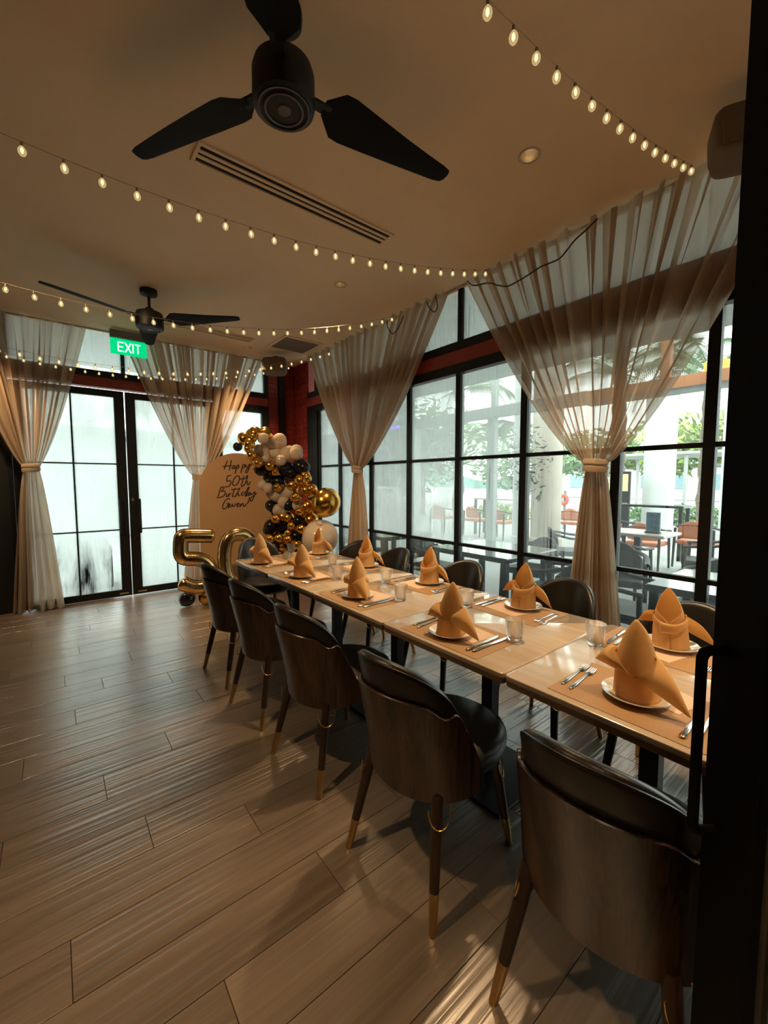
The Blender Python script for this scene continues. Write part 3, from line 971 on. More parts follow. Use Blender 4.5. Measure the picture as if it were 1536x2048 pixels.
# =================================================================== CHAIRS
def make_chair():
    t = thing('dining_chair', '', 'chair')
    def sup(cx, hx0, hx1, hy, z, n=36, e=2.6):
        r = []
        for k in range(n):
            a = 2 * PI * k / n
            c, s = math.cos(a), math.sin(a)
            x = math.copysign(abs(c) ** (2 / e), c)
            y = math.copysign(abs(s) ** (2 / e), s)
            if x < 0:
                x, y = c, s * 0.93
            r.append((cx + (hx1 if x > 0 else hx0) * x, hy * y * (1 - 0.04 * x), z))
        return r
    MB().rings([sup(0.0, 0.17, 0.275, 0.205, 0.398), sup(0, 0.185, 0.300, 0.232, 0.408), sup(0, 0.19, 0.312, 0.242, 0.435), sup(0, 0.19, 0.312, 0.242, 0.458),
                sup(0, 0.185, 0.302, 0.234, 0.480), sup(0, 0.16, 0.27, 0.207, 0.493), sup(0, 0.10, 0.16, 0.13, 0.499), sup(0, 0.02, 0.02, 0.02, 0.500)]).build('seat', M['leather'], t, 60)
    MB().rings([sup(0.0, 0.16, 0.22, 0.18, 0.378), sup(0, 0.19, 0.25, 0.205, 0.386), sup(0, 0.195, 0.255, 0.21, 0.400)]).build('seat_base', M['legwood'], t, 50)
    def ztop(s): return 0.635 + 0.235 * max(0.0, 1 - abs(s) ** 2.15) ** 0.5
    def pt(s, off, z):
        a = s * (1.16 + 0.34 * (1 - smoothstep(0.38, 0.72, z)))
        lean = -0.105 * max(0.0, (z - 0.44) / 0.43) * max(0.0, math.cos(a)) ** 0.7
        return Vector((-(0.222 + off) * math.cos(a) + lean, (0.240 + off) * math.sin(a), z))
    ns = 40
    ss = [math.sin(PI / 2 * (-1 + 2 * i / ns)) for i in range(ns + 1)]
    rings, pipe = [], []
    for s in ss:
        zt = ztop(s)
        th = 0.046 * (0.55 + 0.45 * (1 - abs(s) ** 4))
        zl = [(0.0, 0.43), (0.0, 0.43 + (zt - 0.43) * 0.35), (0.0, 0.43 + (zt - 0.43) * 0.7), (0.0, zt - 0.028), (-0.06 * th, zt - 0.015), (-0.24 * th, zt - 0.004), (-0.5 * th, zt), (-0.76 * th, zt - 0.004), (-0.94 * th, zt - 0.015), (-th, zt - 0.030),
              (-th * 1.25, 0.43 + (zt - 0.43) * 0.7), (-th * 1.3, 0.43 + (zt - 0.43) * 0.35), (-th, 0.44)]
        rings.append([pt(s, o, z) for o, z in zl])
        pipe.append(pt(s, -0.08 * th, zt - 0.012))
    MB().rings(rings).build('backrest', M['leather'], t, 50)
    MB().tube(pipe, 0.004, 6).build('piping', M['leather'], t, True)
    rings = []
    for s in ss:
        zt = ztop(s)
        zw = zt - 0.105 * (1 - abs(s) ** 3.2) - 0.012 - 0.030 * math.exp(-((abs(s) - 0.80) / 0.10) ** 2) + 0.012 * math.exp(-((abs(s) - 0.95) / 0.05) ** 2)
        zb = 0.372 + 0.03 * abs(s) ** 3
        if abs(s) > 0.985:
            zw = min(zw, 0.63)
        rings.append([pt(s, 0.004, zb), pt(s, 0.014, zb), pt(s, 0.016, zb + (zw - zb) * 0.33), pt(s, 0.016, zb + (zw - zb) * 0.66), pt(s, 0.0155, zw - 0.003), pt(s, 0.012, zw), pt(s, 0.004, zw - 0.001),
                      pt(s, 0.002, zb + (zw - zb) * 0.66), pt(s, 0.002, zb + (zw - zb) * 0.33)])
    MB().rings(rings).build('back_shell', M['chairwood'], t, 50)
    for sx, sy in ((-1, 1), (-1, -1), (1, 1), (1, -1)):
        top = Vector((-0.165, 0.165 * sy, 0.40)) if sx < 0 else Vector((0.17, 0.165 * sy, 0.40))
        foot = Vector((-0.25, 0.219 * sy, 0.0)) if sx < 0 else Vector((0.235, 0.205 * sy, 0.0))
        mid = top.lerp(foot, 0.70)
        leg = MB().tube([top, top.lerp(foot, 0.35), mid], [0.021, 0.0195, 0.0165], 14).build('leg', M['legwood'], t, True)
        MB().tube([mid, top.lerp(foot, 0.985), foot], [0.0168, 0.0125, 0.0122], 14).build('brass_cap', M['brass'], leg, True)
        # wire loop hanging around the leg top
        d = (foot - top).normalized()
        o = Vector((sx * 0.5, sy, 0)).normalized()
        side = Vector((-o.y, o.x, 0))
        c = top.lerp(foot, 0.10) + o * 0.018
        pts = []
        for k in range(17):
            a = PI * (k / 16)
            pts.append(c + side * (0.040 * math.cos(a)) - Vector((0, 0, 1)) * (0.070 * math.sin(a) ** 0.8) + o * (0.014 * math.sin(a)) + Vector((0, 0, 0.015)))
        MB().tube(pts, 0.0026, 6).build('wire_loop', M['brass'], t, True)
    return t
proto = make_chair()
LEFT = [(1.125, 3.115, 4, 'walnut-backed dark leather chair on the aisle side, nearest the balloons and doors'),
        (1.125, 2.50, 4, 'walnut-backed dark leather chair on the aisle side, second from the balloons'),
        (1.125, 1.83, 4, 'walnut-backed dark leather chair on the aisle side, middle of the five'),
        (1.120, 1.097, 4, 'walnut-backed dark leather chair on the aisle side, second nearest the viewer'),
        (1.155, 0.425, 2, 'walnut-backed dark leather chair in the lower corner, nearest the viewer')]
RIGHT = [(2.095, 3.30, 184, 'dark leather chair on the window side, nearest the balloons'),
         (2.095, 2.74, 178, 'dark leather chair on the window side, second from the balloons'),
         (2.10, 1.965, 181, 'dark leather chair on the window side, middle of the five'),
         (2.12, 1.215, 180, 'dark leather chair on the window side, before the near curtain'),
         (2.115, 0.585, 180, 'dark leather chair on the window side, cut off by the open door edge')]
n = 0
for x, y, a, lab in LEFT + RIGHT + [(1.62, 3.93, -90, 'dark leather chair at the head of the table before the gold number balloons')]:
    place(proto, n > 0, (x, y, 0), math.radians(a), lab, 'leather and walnut dining chairs')
    n += 1

# =================================================================== PLACE SETTINGS
TZ = 0.7502
def solid(o, th):
    m = o.modifiers.new('thickness', 'SOLIDIFY')
    m.thickness = th
    m.offset = 0
    return o
def make_mat():
    return tag(MB().rbox(-0.16, 0.16, -0.2275, 0.2275, 0, 0.0016, 0.0007).build('placemat', M['mat']), None, 'placemat')
def make_paper():
    return tag(MB().box(-0.075, 0.075, -0.105, 0.105, 0, 0.0007).build('paper_sheet', M['paper']), None, 'paper')
def make_plate():
    pr = [(0.001, 0.0), (0.055, 0.0), (0.060, 0.003), (0.075, 0.007), (0.098, 0.0165), (0.1005, 0.0185), (0.0995, 0.0205), (0.096, 0.0200), (0.074, 0.0105), (0.058, 0.0065), (0.001, 0.006)]
    return tag(MB().lathe(pr, 48).build('plate', M['china'], None, 50), None, 'plate')
def make_glass():
    pr = [(0.001, 0.0), (0.028, 0.0), (0.031, 0.002), (0.033, 0.02), (0.0425, 0.092), (0.0420, 0.0935), (0.0408, 0.092), (0.0318, 0.022), (0.029, 0.0145), (0.020, 0.012), (0.001, 0.0115)]
    return tag(MB().lathe(pr, 40).build('tumbler', M['glass'], None, 60), None, 'glass')
def make_fork():
    b = MB()
    b.tube([(-0.105, 0, 0.003), (-0.098, 0, 0.0035), (-0.06, 0, 0.004), (0.0, 0, 0.0035), (0.03, 0, 0.005), (0.042, 0, 0.006)], [0.003, 0.0075, 0.0065, 0.0038, 0.0032, 0.004], 8, False, 0.42, (0, 0, 1))
    b.tube([(0.040, 0, 0.006), (0.050, 0, 0.0065), (0.062, 0, 0.006)], [0.004, 0.0115, 0.012], 8, False, 0.16, (0, 0, 1))
    for y in (-0.0096, -0.0032, 0.0032, 0.0096):
        b.tube([(0.060, y, 0.006), (0.085, y, 0.0045), (0.104, y * 0.95, 0.0075)], [0.0019, 0.0018, 0.0009], 6)
    return tag(b.build('fork', M['steel'], None, True), None, 'fork')
def make_knife():
    t = thing('knife', '', 'knife')
    b = MB()
    b.tube([(-0.118, 0, 0.005), (-0.112, 0, 0.005), (-0.06, 0, 0.005), (-0.012, 0, 0.005), (-0.004, 0, 0.005)], [0.004, 0.0085, 0.0078, 0.006, 0.0045], 10, False, 0.55, (0, 0, 1))
    b.build('handle', M['steel'], t, True)
    out = [(-0.006, -0.004), (0.01, -0.009), (0.07, -0.0105), (0.10, -0.008), (0.117, 0.002), (0.108, 0.0055), (0.06, 0.0065), (-0.006, 0.004)]
    MB().rings([[(x, y, 0.0040) for x, y in out], [(x, y, 0.0056) for x, y in out]]).build('blade', M['steel'], t)
    return t
def make_napkin(seed, long_side):
    rng = random.Random(seed)
    b = MB()
    jx, jy = rng.uniform(-0.014, 0.010), rng.uniform(-0.016, 0.016)
    HT = 0.243 + rng.uniform(-0.012, 0.010)
    def rad(v):
        keys = [(0, 0.064), (0.10, 0.063), (0.30, 0.060), (0.45, 0.055), (0.60, 0.048), (0.75, 0.037), (0.88, 0.023), (0.96, 0.010), (1.0, 0.002)]
        for (p, a), (q, c) in zip(keys, keys[1:]):
            if p <= v <= q:
                return a + (c - a) * (v - p) / (q - p)
    def body(u, v):
        z = HT * v
        r = rad(v)
        op = math.radians(58) * smoothstep(0.42, 0.66, v)
        ph = op + (2 * PI - 2 * op) * u
        r2 = r * (1 + 0.045 * math.sin(3 * ph + seed) * (1 - v) + 0.03 * math.sin(7 * ph + 2 * seed) * (1 - v) ** 2) + 0.004 * (1 - v) * u
        if v > 0.42:                                     # hems of the leaf roll outward a little
            r2 += 0.006 * (abs(2 * u - 1) ** 8) * math.sin(PI * (v - 0.42) / 0.58)
        return Vector((r2 * math.cos(ph) * (1 - 0.25 * v) + jx * v, r2 * math.sin(ph) + jy * v, z))
    b.grid(body, 40, 30)
    # folded-over band that crosses below the open leaf
    for sg in (1, -1):
        def band(u, v, sg=sg):
            ph = math.radians(-30 + 130 * u) * sg
            z = HT * (0.36 + 0.16 * u - 0.05 * math.sin(PI * u)) + (v - 0.5) * 0.040 * (1 - 0.3 * u)
            r = rad(min(1, z / HT)) + 0.0035 + (0.003 if sg > 0 else 0) + 0.003 * math.sin(PI * v)
            return Vector((r * math.cos(ph) + jx * z / HT, r * math.sin(ph) + jy * z / HT, z))
        b.grid(band, 14, 5)
    # the two wings, from the crease on the smooth side round to the flank
    for sg in (1, -1):
        if sg == long_side:
            tipp = Vector((-0.055 + rng.uniform(-0.02, 0.02), sg * rng.uniform(0.140, 0.160), 0.004 + rng.uniform(0, 0.006)))
        else:
            tipp = Vector((-0.015 + rng.uniform(-0.02, 0.02), sg * rng.uniform(0.105, 0.130), 0.075 + rng.uniform(-0.015, 0.015)))
        def wing(u, v, sg=sg, tipp=tipp):
            a = math.radians(178 - 100 * v) * sg
            z = HT * (0.38 + 0.20 * v)
            if v < 0.35:
                z -= HT * 0.05 * (0.35 - v) / 0.35
            r = rad(z / HT) + 0.002
            root = Vector((r * math.cos(a) + jx * z / HT, r * math.sin(a) + jy * z / HT, z))
            p = root.lerp(tipp, u)
            p.z += 0.020 * math.sin(PI * u) * v
            p += Vector((-0.55, 0.35 * sg, 0.1)) * (0.030 * math.sin(PI * v) * math.sin(PI * min(1.0, u * 1.1)) * (1 - 0.4 * u))
            return p
        b.grid(wing, 14, 10)
    return b.data('napkin', M['napkin'], 65)

NAPKINS = {sg: [make_napkin(s + (10 if sg > 0 else 0), sg) for s in (1, 2, 3, 4, 5)] for sg in (1, -1)}
PR = {k: f() for k, f in dict(mat=make_mat, paper=make_paper, plate=make_plate, glass=make_glass, fork=make_fork, knife=make_knife).items()}
USED = {k: False for k in PR}
def put(kind, loc, rz, label, group):
    o = place(PR[kind], USED[kind], loc, rz, label, group)
    USED[kind] = True
    return o
ORDN = ['first', 'second', 'third', 'fourth', 'fifth', 'sixth']
SET_L = [(1.375, 3.40, True), (1.412, 2.725, True), (1.425, 2.035, True), (1.395, 1.258, True), (1.448, 0.505, True), (1.42, -0.22, True)]
SET_R = [(1.985, 3.49), (1.995, 2.728), (2.0, 2.006), (2.01, 1.283), (2.01, 0.579)]
def setting(x, y, sgn, side, k, rot):
    where = ORDN[k] + ' from the balloon end on the ' + side + ' side'
    xm = 1.438 if sgn > 0 else 1.948
    rz = 0 if sgn > 0 else PI
    j = random.uniform
    put('mat', (xm + j(-0.006, 0.006), y - 0.015 * sgn, TZ), rz + j(-0.015, 0.015), 'tan rectangular placemat, ' + where, 'placemats')
    put('paper', (x + sgn * 0.085, y - sgn * 0.035, TZ + 0.0018), rz + j(-0.25, 0.25), 'pinkish paper under the plate, ' + where, 'paper sheets under plates')
    put('plate', (x, y, TZ + 0.0027), 0, 'white plate under a folded napkin, ' + where, 'white plates')
    o = link('folded_napkin', NAPKINS[-sgn][k % 5], None, (x, y, TZ + 0.0095), (0, 0, rz + rot))
    solid(o, 0.0016)
    tag(o, 'peach napkin folded to a pointed hat, ' + where, 'napkin', 'folded napkins')
    for q, nm in ((0, 'inner'), (1, 'outer')):
        put('fork', (xm + sgn * (0.0 + 0.012 * q), y + sgn * (0.168 + 0.033 * q), TZ + 0.0018), rz + sgn * 0 + j(0.02, 0.12), nm + ' steel fork, ' + where, 'steel forks')
        put('knife', (xm + sgn * (-0.012 + 0.012 * q), y - sgn * (0.160 + 0.030 * q), TZ + 0.0018), rz + j(-0.02, 0.09), nm + ' steel knife, ' + where, 'steel knives')
    gx = 1.580 if sgn > 0 else 1.795
    put('glass', (gx + j(-0.01, 0.01), y - sgn * 0.215, TZ), j(0, 3), 'empty clear tumbler, ' + where, 'clear tumblers')
for k, (x, y, _) in enumerate(SET_L):
    setting(x, y, 1, 'aisle', k, [0.5, 0.45, 0.15, 0.25, 0.2, 0.1][k])
for k, (x, y) in enumerate(SET_R):
    setting(x, y, -1, 'window', k, [0.2, 0.15, 0.1, 0.2, 0.25][k])

# =================================================================== BIRTHDAY CORNER
BA = math.radians(-15)
BC = Vector((1.885, 5.40, 0))
board = thing('arch_board', 'peach arched backdrop board reading Happy 50th Birthday in script', 'board', BC, BA)
hw, hs = 0.465, 1.35
out = [(-hw, 0.003), (hw, 0.003)] + [(hw * math.cos(PI * k / 36), hs + hw * math.sin(PI * k / 36)) for k in range(37)]
MB().rings([[(x, 0.0, z) for x, z in out], [(x, 0.022, z) for x, z in out]]).build('panel', M['arch'], board)
for s in (-1, 1):
    MB().rbox(s * 0.3 - 0.02, s * 0.3 + 0.02, 0.022, 0.28, 0.0, 0.02, 0.003).rbox(s * 0.3 - 0.02, s * 0.3 + 0.02, 0.024, 0.05, 0.0, 0.9, 0.003).build('foot', M['legwood'], board)
bn = Vector((math.sin(BA), -math.cos(BA), 0))
def to_board(zx, zy):
    px, py = 400 + zx * 0.09115, 880 + zy * 0.09115
    d = ray(px, py)
    o = Vector((0, 0, CAMH))
    p = o + d * ((BC - o).dot(bn) / d.dot(bn))
    q = Matrix.Rotation(-BA, 3, 'Z') @ (p - BC)
    return Vector((q.x, -0.0015, q.z))
LINES = [
 [[(600,455),(560,560),(525,650)], [(690,440),(665,560),(645,665)], [(495,580),(600,572),(700,560)], [(770,560),(735,565),(705,610),(715,635),(750,610),(775,565),(762,620),(790,610)],
  [(815,560),(790,650),(770,740)], [(800,590),(840,550),(855,575),(830,620),(800,620)], [(940,545),(915,640),(895,725)], [(925,580),(965,535),(985,560),(960,610),(930,610)],
  [(1010,540),(1000,590),(1030,595),(1075,545),(1095,525),(1080,600),(1040,700),(1005,715),(1010,670),(1060,610),(1140,530)]],
 [[(690,780),(605,795),(590,905),(650,890),(680,930),(650,1000),(590,1030),(545,1020)], [(850,790),(790,800),(735,880),(715,960),(750,1000),(810,970),(860,880),(865,810),(840,790)],
  [(960,790),(935,900),(905,1000),(930,1020),(960,985)], [(860,860),(950,848),(1000,840),(1045,775),(1030,850),(970,1000),(1000,930),(1040,915),(1040,970),(1070,980),(1110,910)]],
 [[(460,1030),(430,1130),(395,1240)], [(440,1055),(510,1030),(525,1060),(470,1130),(540,1120),(550,1180),(500,1240),(400,1265),(365,1248)], [(590,1170),(575,1240),(610,1230),(640,1180)],
  [(640,1170),(625,1245),(650,1190),(690,1170)], [(760,1060),(725,1180),(710,1245),(740,1230)], [(680,1090),(780,1080),(880,1070)], [(880,1040),(840,1130),(765,1260),(800,1190),(840,1170),(840,1220),(880,1215)],
  [(975,1140),(930,1150),(905,1200),(940,1210),(990,1160),(1060,1040),(1075,1050),(1040,1130),(990,1230),(1020,1220)], [(1080,1145),(1040,1170),(1020,1210),(1050,1210),(1090,1155),(1070,1210),(1100,1205)],
  [(1120,1150),(1110,1195),(1150,1190),(1210,1140),(1170,1280),(1130,1340),(1100,1330),(1130,1260),(1250,1165)]],
 [[(660,1310),(620,1285),(550,1340),(500,1440),(510,1510),(560,1500),(620,1420),(640,1390),(625,1460),(620,1510)], [(580,1402),(640,1390)], [(660,1400),(655,1470),(700,1440),(712,1400),(715,1460),(760,1440),(780,1390)],
  [(800,1440),(850,1410),(850,1385),(815,1400),(810,1450),(840,1465),(880,1440)], [(890,1400),(885,1460),(920,1400),(950,1400),(945,1445),(980,1450),(1010,1400)], [(1090,1250),(1060,1350),(1035,1405)], [(1028,1448),(1022,1462)]]]
for ln in LINES:
    b = MB()
    for st in ln:
        b.tube(smooth_path([to_board(*p) for p in st], 5), 0.0075, 6, False, 0.15, (0, 1, 0))
    b.build('lettering', M['letter'], board, True)

# balloon garland: (x, y, r) read on the photo, each set at its own distance
GAR = [(185,240,85,'g'),(320,165,85,'g'),(455,190,85,'g'),(290,235,55,'g'),(250,310,70,'g'),(420,235,68,'w'),(530,285,85,'w'),(630,290,95,'w'),(400,400,95,'w'),(560,420,92,'w'),(745,440,105,'w'),(850,435,85,'w'),
       (100,340,58,'k'),(235,370,55,'g'),(270,450,62,'g'),(360,550,60,'g'),(515,590,68,'g'),(585,670,52,'g'),(470,495,50,'w'),(655,515,66,'w'),(735,640,105,'k'),(915,600,98,'k'),(440,640,78,'k'),(540,690,85,'k'),(500,790,78,'k'),(620,790,85,'k'),
       (490,870,62,'w'),(610,860,60,'g'),(800,840,78,'g'),(905,770,88,'g'),(995,745,52,'g'),(990,905,95,'g'),(840,990,70,'g'),(985,1105,85,'g'),(1225,1060,185,'g'),(600,960,90,'w'),(720,940,105,'w'),(625,1155,82,'w'),(870,1090,75,'w'),(700,1060,85,'w'),
       (525,1095,75,'k'),(755,1090,78,'k'),(590,1260,65,'g'),(745,1250,75,'g'),(890,1175,55,'g'),(1040,1285,95,'g'),(525,1360,90,'k'),(665,1370,92,'k'),(880,1290,75,'k'),(850,1490,85,'k'),(790,1355,55,'g'),(910,1395,65,'g'),(745,1445,45,'g'),
       (515,1520,65,'g'),(630,1510,62,'g'),(740,1530,58,'g'),(680,1620,72,'g'),(560,1620,68,'k'),(790,1640,66,'k'),(640,1720,75,'g'),(760,1740,75,'w'),(1150,1515,228,'w'),(1145,1330,42,'w'),(840,1600,70,'g'),(870,1720,75,'k')]
FILL = []
_rg = random.Random(21)
for gx, gy, gr, c in GAR:
    if gr < 150 and 300 < gx < 1000 and gy < 1700:
        FILL.append((gx + _rg.uniform(-60, 60), gy + _rg.uniform(-50, 50), _rg.uniform(62, 84), c))
gar = thing('balloon_garland', 'garland of gold, black and white balloons curling down beside the arched board', 'balloon garland', (2.25, 5.1, 0))
go = Vector((2.25, 5.1, 0))
SPH = {}
for key, m in (('g', 'gold'), ('k', 'blackballoon'), ('w', 'white')):
    b = MB().sphere((0, 0, 0), 1.0, 24, 14, None, 1.08, 0.16)
    b.lathe([(0.035, -1.02), (0.03, -1.09), (0.07, -1.15), (0.06, -1.17)], 10)
    SPH[key] = b.data('balloon', M[m], 60)
for n, (gx, gy, gr, c) in enumerate(GAR + FILL):
    px, py, pr = 460 + gx * 0.15625, 840 + gy * 0.15625, gr * 0.15625
    Y = 5.12 - 0.0058 * max(0, px - 545) - (0.10 if gr < 72 else 0.0) + (0.05 if gr > 90 and gr < 150 else 0)
    if n >= len(GAR):                                   # the layer behind, filling the gaps
        Y = 5.15 - 0.0058 * max(0, px - 545)
    d = ray(px, py)
    p = Vector((0, 0, CAMH)) + d * (Y / d.y)
    r = pr / FPX * (Y / d.y)
    o = link('balloon', SPH[c], gar, p - go, (random.uniform(0.5, 2.4), random.uniform(-0.6, 0.6), random.uniform(0, 6)))
    if gr > 150:
        o.rotation_euler = (0.5, 0.3, 1)
    o.scale = (r, r, r)

# gold foil numbers
def foil_tube(path, r, closed=False):
    b = MB()
    pts = smooth_path(path, 7) if not closed else path
    m = len(pts)
    rs = []
    for i in range(m):
        e = 1.0
        if not closed:
            q = min(i, m - 1 - i)
            e = min(1.0, 0.35 + 0.65 * math.sin(min(1, q / 4.0) * PI / 2))
        rs.append(r * e * (1 + 0.012 * math.sin(i * 2.6)))
    b.tube(pts, rs, 22, closed, 0.82, (0, 1, 0))
    return b
def zp(zx, zy, Y):
    return on_y(320 + zx * 0.15625, 1030 + zy * 0.15625, Y)
NY = 5.0
five = [zp(x, y, NY) for x, y in ((705, 268), (600, 266), (480, 264), (360, 264), (285, 275), (268, 340), (264, 420), (270, 500), (310, 552), (400, 560), (500, 566), (580, 600), (640, 670), (655, 760), (630, 850), (560, 910), (450, 925), (340, 895), (255, 850))]
c5 = Vector((five[5].x + 0.2, NY, 0))
t = thing('number_balloon', 'shiny gold foil balloon shaped as a 5, standing before the doors', 'balloon', c5, 0, 'gold foil number balloons')
foil_tube([p - c5 for p in five], 0.073).build('foil_body', M['foil'], t, True)
sm = [p - c5 + Vector((0, -0.001, 0)) for p in smooth_path(five, 5)]
MB().tube([p + Vector((0, 0, 0)) for p in sm[2:-2]], 0.081, 4, False, 0.04, (0, 1, 0)).build('seam', M['foil'], t)
lo, hi = zp(835, 900, NY), zp(1180, 232, NY)
cx, cz = (lo.x + hi.x) / 2, (lo.z + hi.z) / 2
ex, ez = (hi.x - lo.x) / 2, (hi.z - lo.z) / 2
c0 = Vector((cx, NY, 0))
ring = []
for k in range(56):
    a = 2 * PI * k / 56
    c, s = math.cos(a), math.sin(a)
    ring.append(Vector((ex * math.copysign(abs(c) ** 0.75, c), 0, cz + ez * math.copysign(abs(s) ** 0.8, s))))
t = thing('number_balloon', 'shiny gold foil balloon shaped as a 0, behind the head chair', 'balloon', c0, 0, 'gold foil number balloons')
foil_tube(ring, 0.073, True).build('foil_body', M['foil'], t, True)
MB().tube(ring, 0.081, 4, True, 0.04, (0, 1, 0)).build('seam', M['foil'], t)
for lab, p, r, c in (('round black balloon on the floor under the gold number five', (1.165, 5.12, 0.095), 0.088, 'k'),
                     ('round gold balloon on the floor between the gold numbers', (1.36, 5.05, 0.10), 0.092, 'g'),
                     ('round black balloon on the floor under the gold zero', (1.62, 5.0, 0.095), 0.088, 'k'),
                     ('round gold balloon on the floor right of the gold zero', (1.84, 4.98, 0.10), 0.092, 'g')):
    o = link('balloon', SPH[c], None, p, (0.6, 0.4, 1.0))
    o.scale = (r, r, r)
    tag(o, lab, 'balloon', 'balloons weighing down the foil numbers')

# =================================================================== OUTSIDE
M['paving'] = pbr('pale_paving', (0.30, 0.31, 0.295), 0.6, var=0.10, vscale=0.6, bump=0.1, bscale=8)
M['column'] = pbr('white_column_paint', (0.50, 0.52, 0.51), 0.6, var=0.05, vscale=2)
M['tancolumn'] = pbr('tan_column_paint', (0.44, 0.38, 0.31), 0.6, var=0.08, vscale=2)
M['orangebeam'] = pbr('orange_beam_paint', (0.62, 0.21, 0.055), 0.5, var=0.08, vscale=3)
M['greybeam'] = pbr('grey_eave_hazed_beam', (0.30, 0.33, 0.32), 0.6, var=0.08, vscale=3)  # plain grey on the eave; on the far beam it stands for pane haze
M['extblack'] = pbr('black_outdoor_frame', (0.005, 0.0055, 0.006), 0.5, var=0.2, spec=0.25)
M['exttop'] = pbr('black_glossy_outdoor_top', (0.008, 0.009, 0.010), 0.12, var=0.1, coat=0.4)
M['extpale'] = pbr('pale_outdoor_top', (0.42, 0.38, 0.34), 0.3, var=0.06)
M['orange'] = pbr('terracotta_leather', (0.50, 0.15, 0.06), 0.5, var=0.08)
M['bark'] = pbr('palm_bark', (0.20, 0.16, 0.12), 0.9, var=0.3, vscale=8, bump=0.5, bscale=12, stretch=(1, 1, 4))
M['leaf'] = pbr('mid_green_leaf', (0.10, 0.20, 0.06), 0.5, var=0.4, vscale=1.2)
M['leafpale'] = pbr('yellow_green_leaf', (0.24, 0.32, 0.07), 0.5, var=0.35, vscale=1.0)
M['leafdark'] = pbr('dark_green_leaf', (0.035, 0.065, 0.03), 0.45, var=0.3, vscale=4)
M['frond'] = pbr('palm_frond_green', (0.16, 0.24, 0.10), 0.5, var=0.3, vscale=3)
M['hill'] = pbr('blue_green_hill', (0.14, 0.26, 0.22), 0.9, var=0.3, vscale=0.4)
M['whitewall'] = pbr('white_render', (0.48, 0.50, 0.49), 0.7, var=0.05, vscale=0.6)
M['greyroof'] = pbr('grey_roof', (0.22, 0.24, 0.24), 0.7, var=0.1)
M['winblue'] = pbr('blue_grey_glass', (0.20, 0.30, 0.34), 0.15, var=0.1)
M['blueprint'] = pbr('blue_printed_card', (0.07, 0.16, 0.24), 0.5, var=0.5, vscale=18)
M['red2'] = pbr('red_buoy', (0.65, 0.08, 0.03), 0.5)
M['yellow'] = pbr('yellow_sign', (0.75, 0.60, 0.25), 0.5)
M['violet'] = emission('violet_led', (0.16, 0.05, 1.0), 16.0)
M['pot'] = pbr('grey_pot', (0.15, 0.14, 0.13), 0.7)

GZ = -0.03
struct(MB().box(XR + 0.12, 70, -40, 70, GZ - 0.2, GZ).box(-40, XR + 0.12, YB + 0.12, 70, GZ - 0.2, GZ).build('ground', M['paving']))
struct(MB().box(XR + 0.13, 6.4, -4, 9, 3.30, 3.42).box(-4, XR + 0.13, YB + 0.13, 8.3, 3.30, 3.42).build('eave', M['greybeam']))
def column(name, x, y, r, h, m):
    o = MB().lathe([(r * 1.12, 0), (r * 1.12, 0.25), (r, 0.27), (r, h - 0.3), (r * 1.1, h - 0.25), (r * 1.1, h)], 32).build(name, M[m], None, 30, (x, y, GZ))
    return struct(o)
column('column', 13.2, 4.28, 0.38, 4.15, 'column')
column('column', 12.5, 2.35, 0.40, 4.15, 'column')
column('column', 8.40, 4.86, 0.31, 4.6, 'tancolumn')
column('column', 8.15, 5.38, 0.13, 4.6, 'column')
column('column', 9.2, 9.9, 0.16, 3.2, 'column')
struct(MB().box(6.9, 8.2, -6, 3.35, 4.45, 4.6).build('upper_canopy', M['greybeam']))
struct(MB().box(6.95, 7.15, -6, 3.35, 2.77, 2.93).box(6.99, 7.11, 2.2, 2.32, 2.93, 4.45).box(6.99, 7.11, 0.2, 0.32, 2.93, 4.45).build('beam', M['orangebeam']))
struct(MB().box(6.95, 7.15, 3.35, 12, 2.74, 2.94).box(6.99, 7.11, 5.2, 5.38, GZ, 2.76).box(6.99, 7.11, 9.2, 9.38, GZ, 2.76).box(6.99, 7.11, 5.2, 5.3, 2.9, 4.6).box(6.97, 7.13, -6, 3.35, 2.70, 2.77).build('beam', M['greybeam']))  # orange beam's far run, greyed here for the haze of the fogged panes

# ---- outdoor furniture
def outdoor_table(label, x0, x1, y0, y1, zt, top, th=0.05, ped=False):
    cx, cy = (x0 + x1) / 2, (y0 + y1) / 2
    t = thing('outdoor_table', label, 'table', (cx, cy, GZ), 0, 'terrace tables')
    hx, hy = (x1 - x0) / 2, (y1 - y0) / 2
    H = zt - GZ
    MB().rbox(-hx, hx, -hy, hy, H - th, H, 0.008).build('tabletop', M[top], t)
    if ped:
        MB().rbox(-0.04, 0.04, -0.04, 0.04, 0.02, H - th, 0.004).build('column', M['extblack'], t)
        MB().rbox(-0.26, 0.26, -0.26, 0.26, 0, 0.025, 0.004).build('base_plate', M['extblack'], t)
    else:
        for sx in (-1, 1):
            for sy in (-1, 1):
                MB().rbox(sx * (hx - 0.05) - 0.03, sx * (hx - 0.05) + 0.03, sy * (hy - 0.05) - 0.03, sy * (hy - 0.05) + 0.03, 0, H - th, 0.004).build('leg', M['extblack'], t)
outdoor_table('black glossy terrace table right outside the glass, behind the middle chairs', 3.24, 4.15, 2.25, 3.25, 0.735, 'exttop')
outdoor_table('black terrace table right outside the glass, beside the open door edge', 3.22, 4.05, 0.28, 1.10, 0.735, 'exttop')
outdoor_table('black terrace table outside the fogged glass, behind the far curtain', 3.28, 4.15, 4.1, 4.95, 0.735, 'exttop')
outdoor_table('pale-topped terrace table carrying the blue card stand', 6.2, 6.9, 1.92, 2.78, 0.735, 'extpale', 0.04, True)
outdoor_table('long dark high bar table behind the orange chairs', 9.0, 9.5, 2.5, 4.1, 1.0, 'exttop', 0.05)
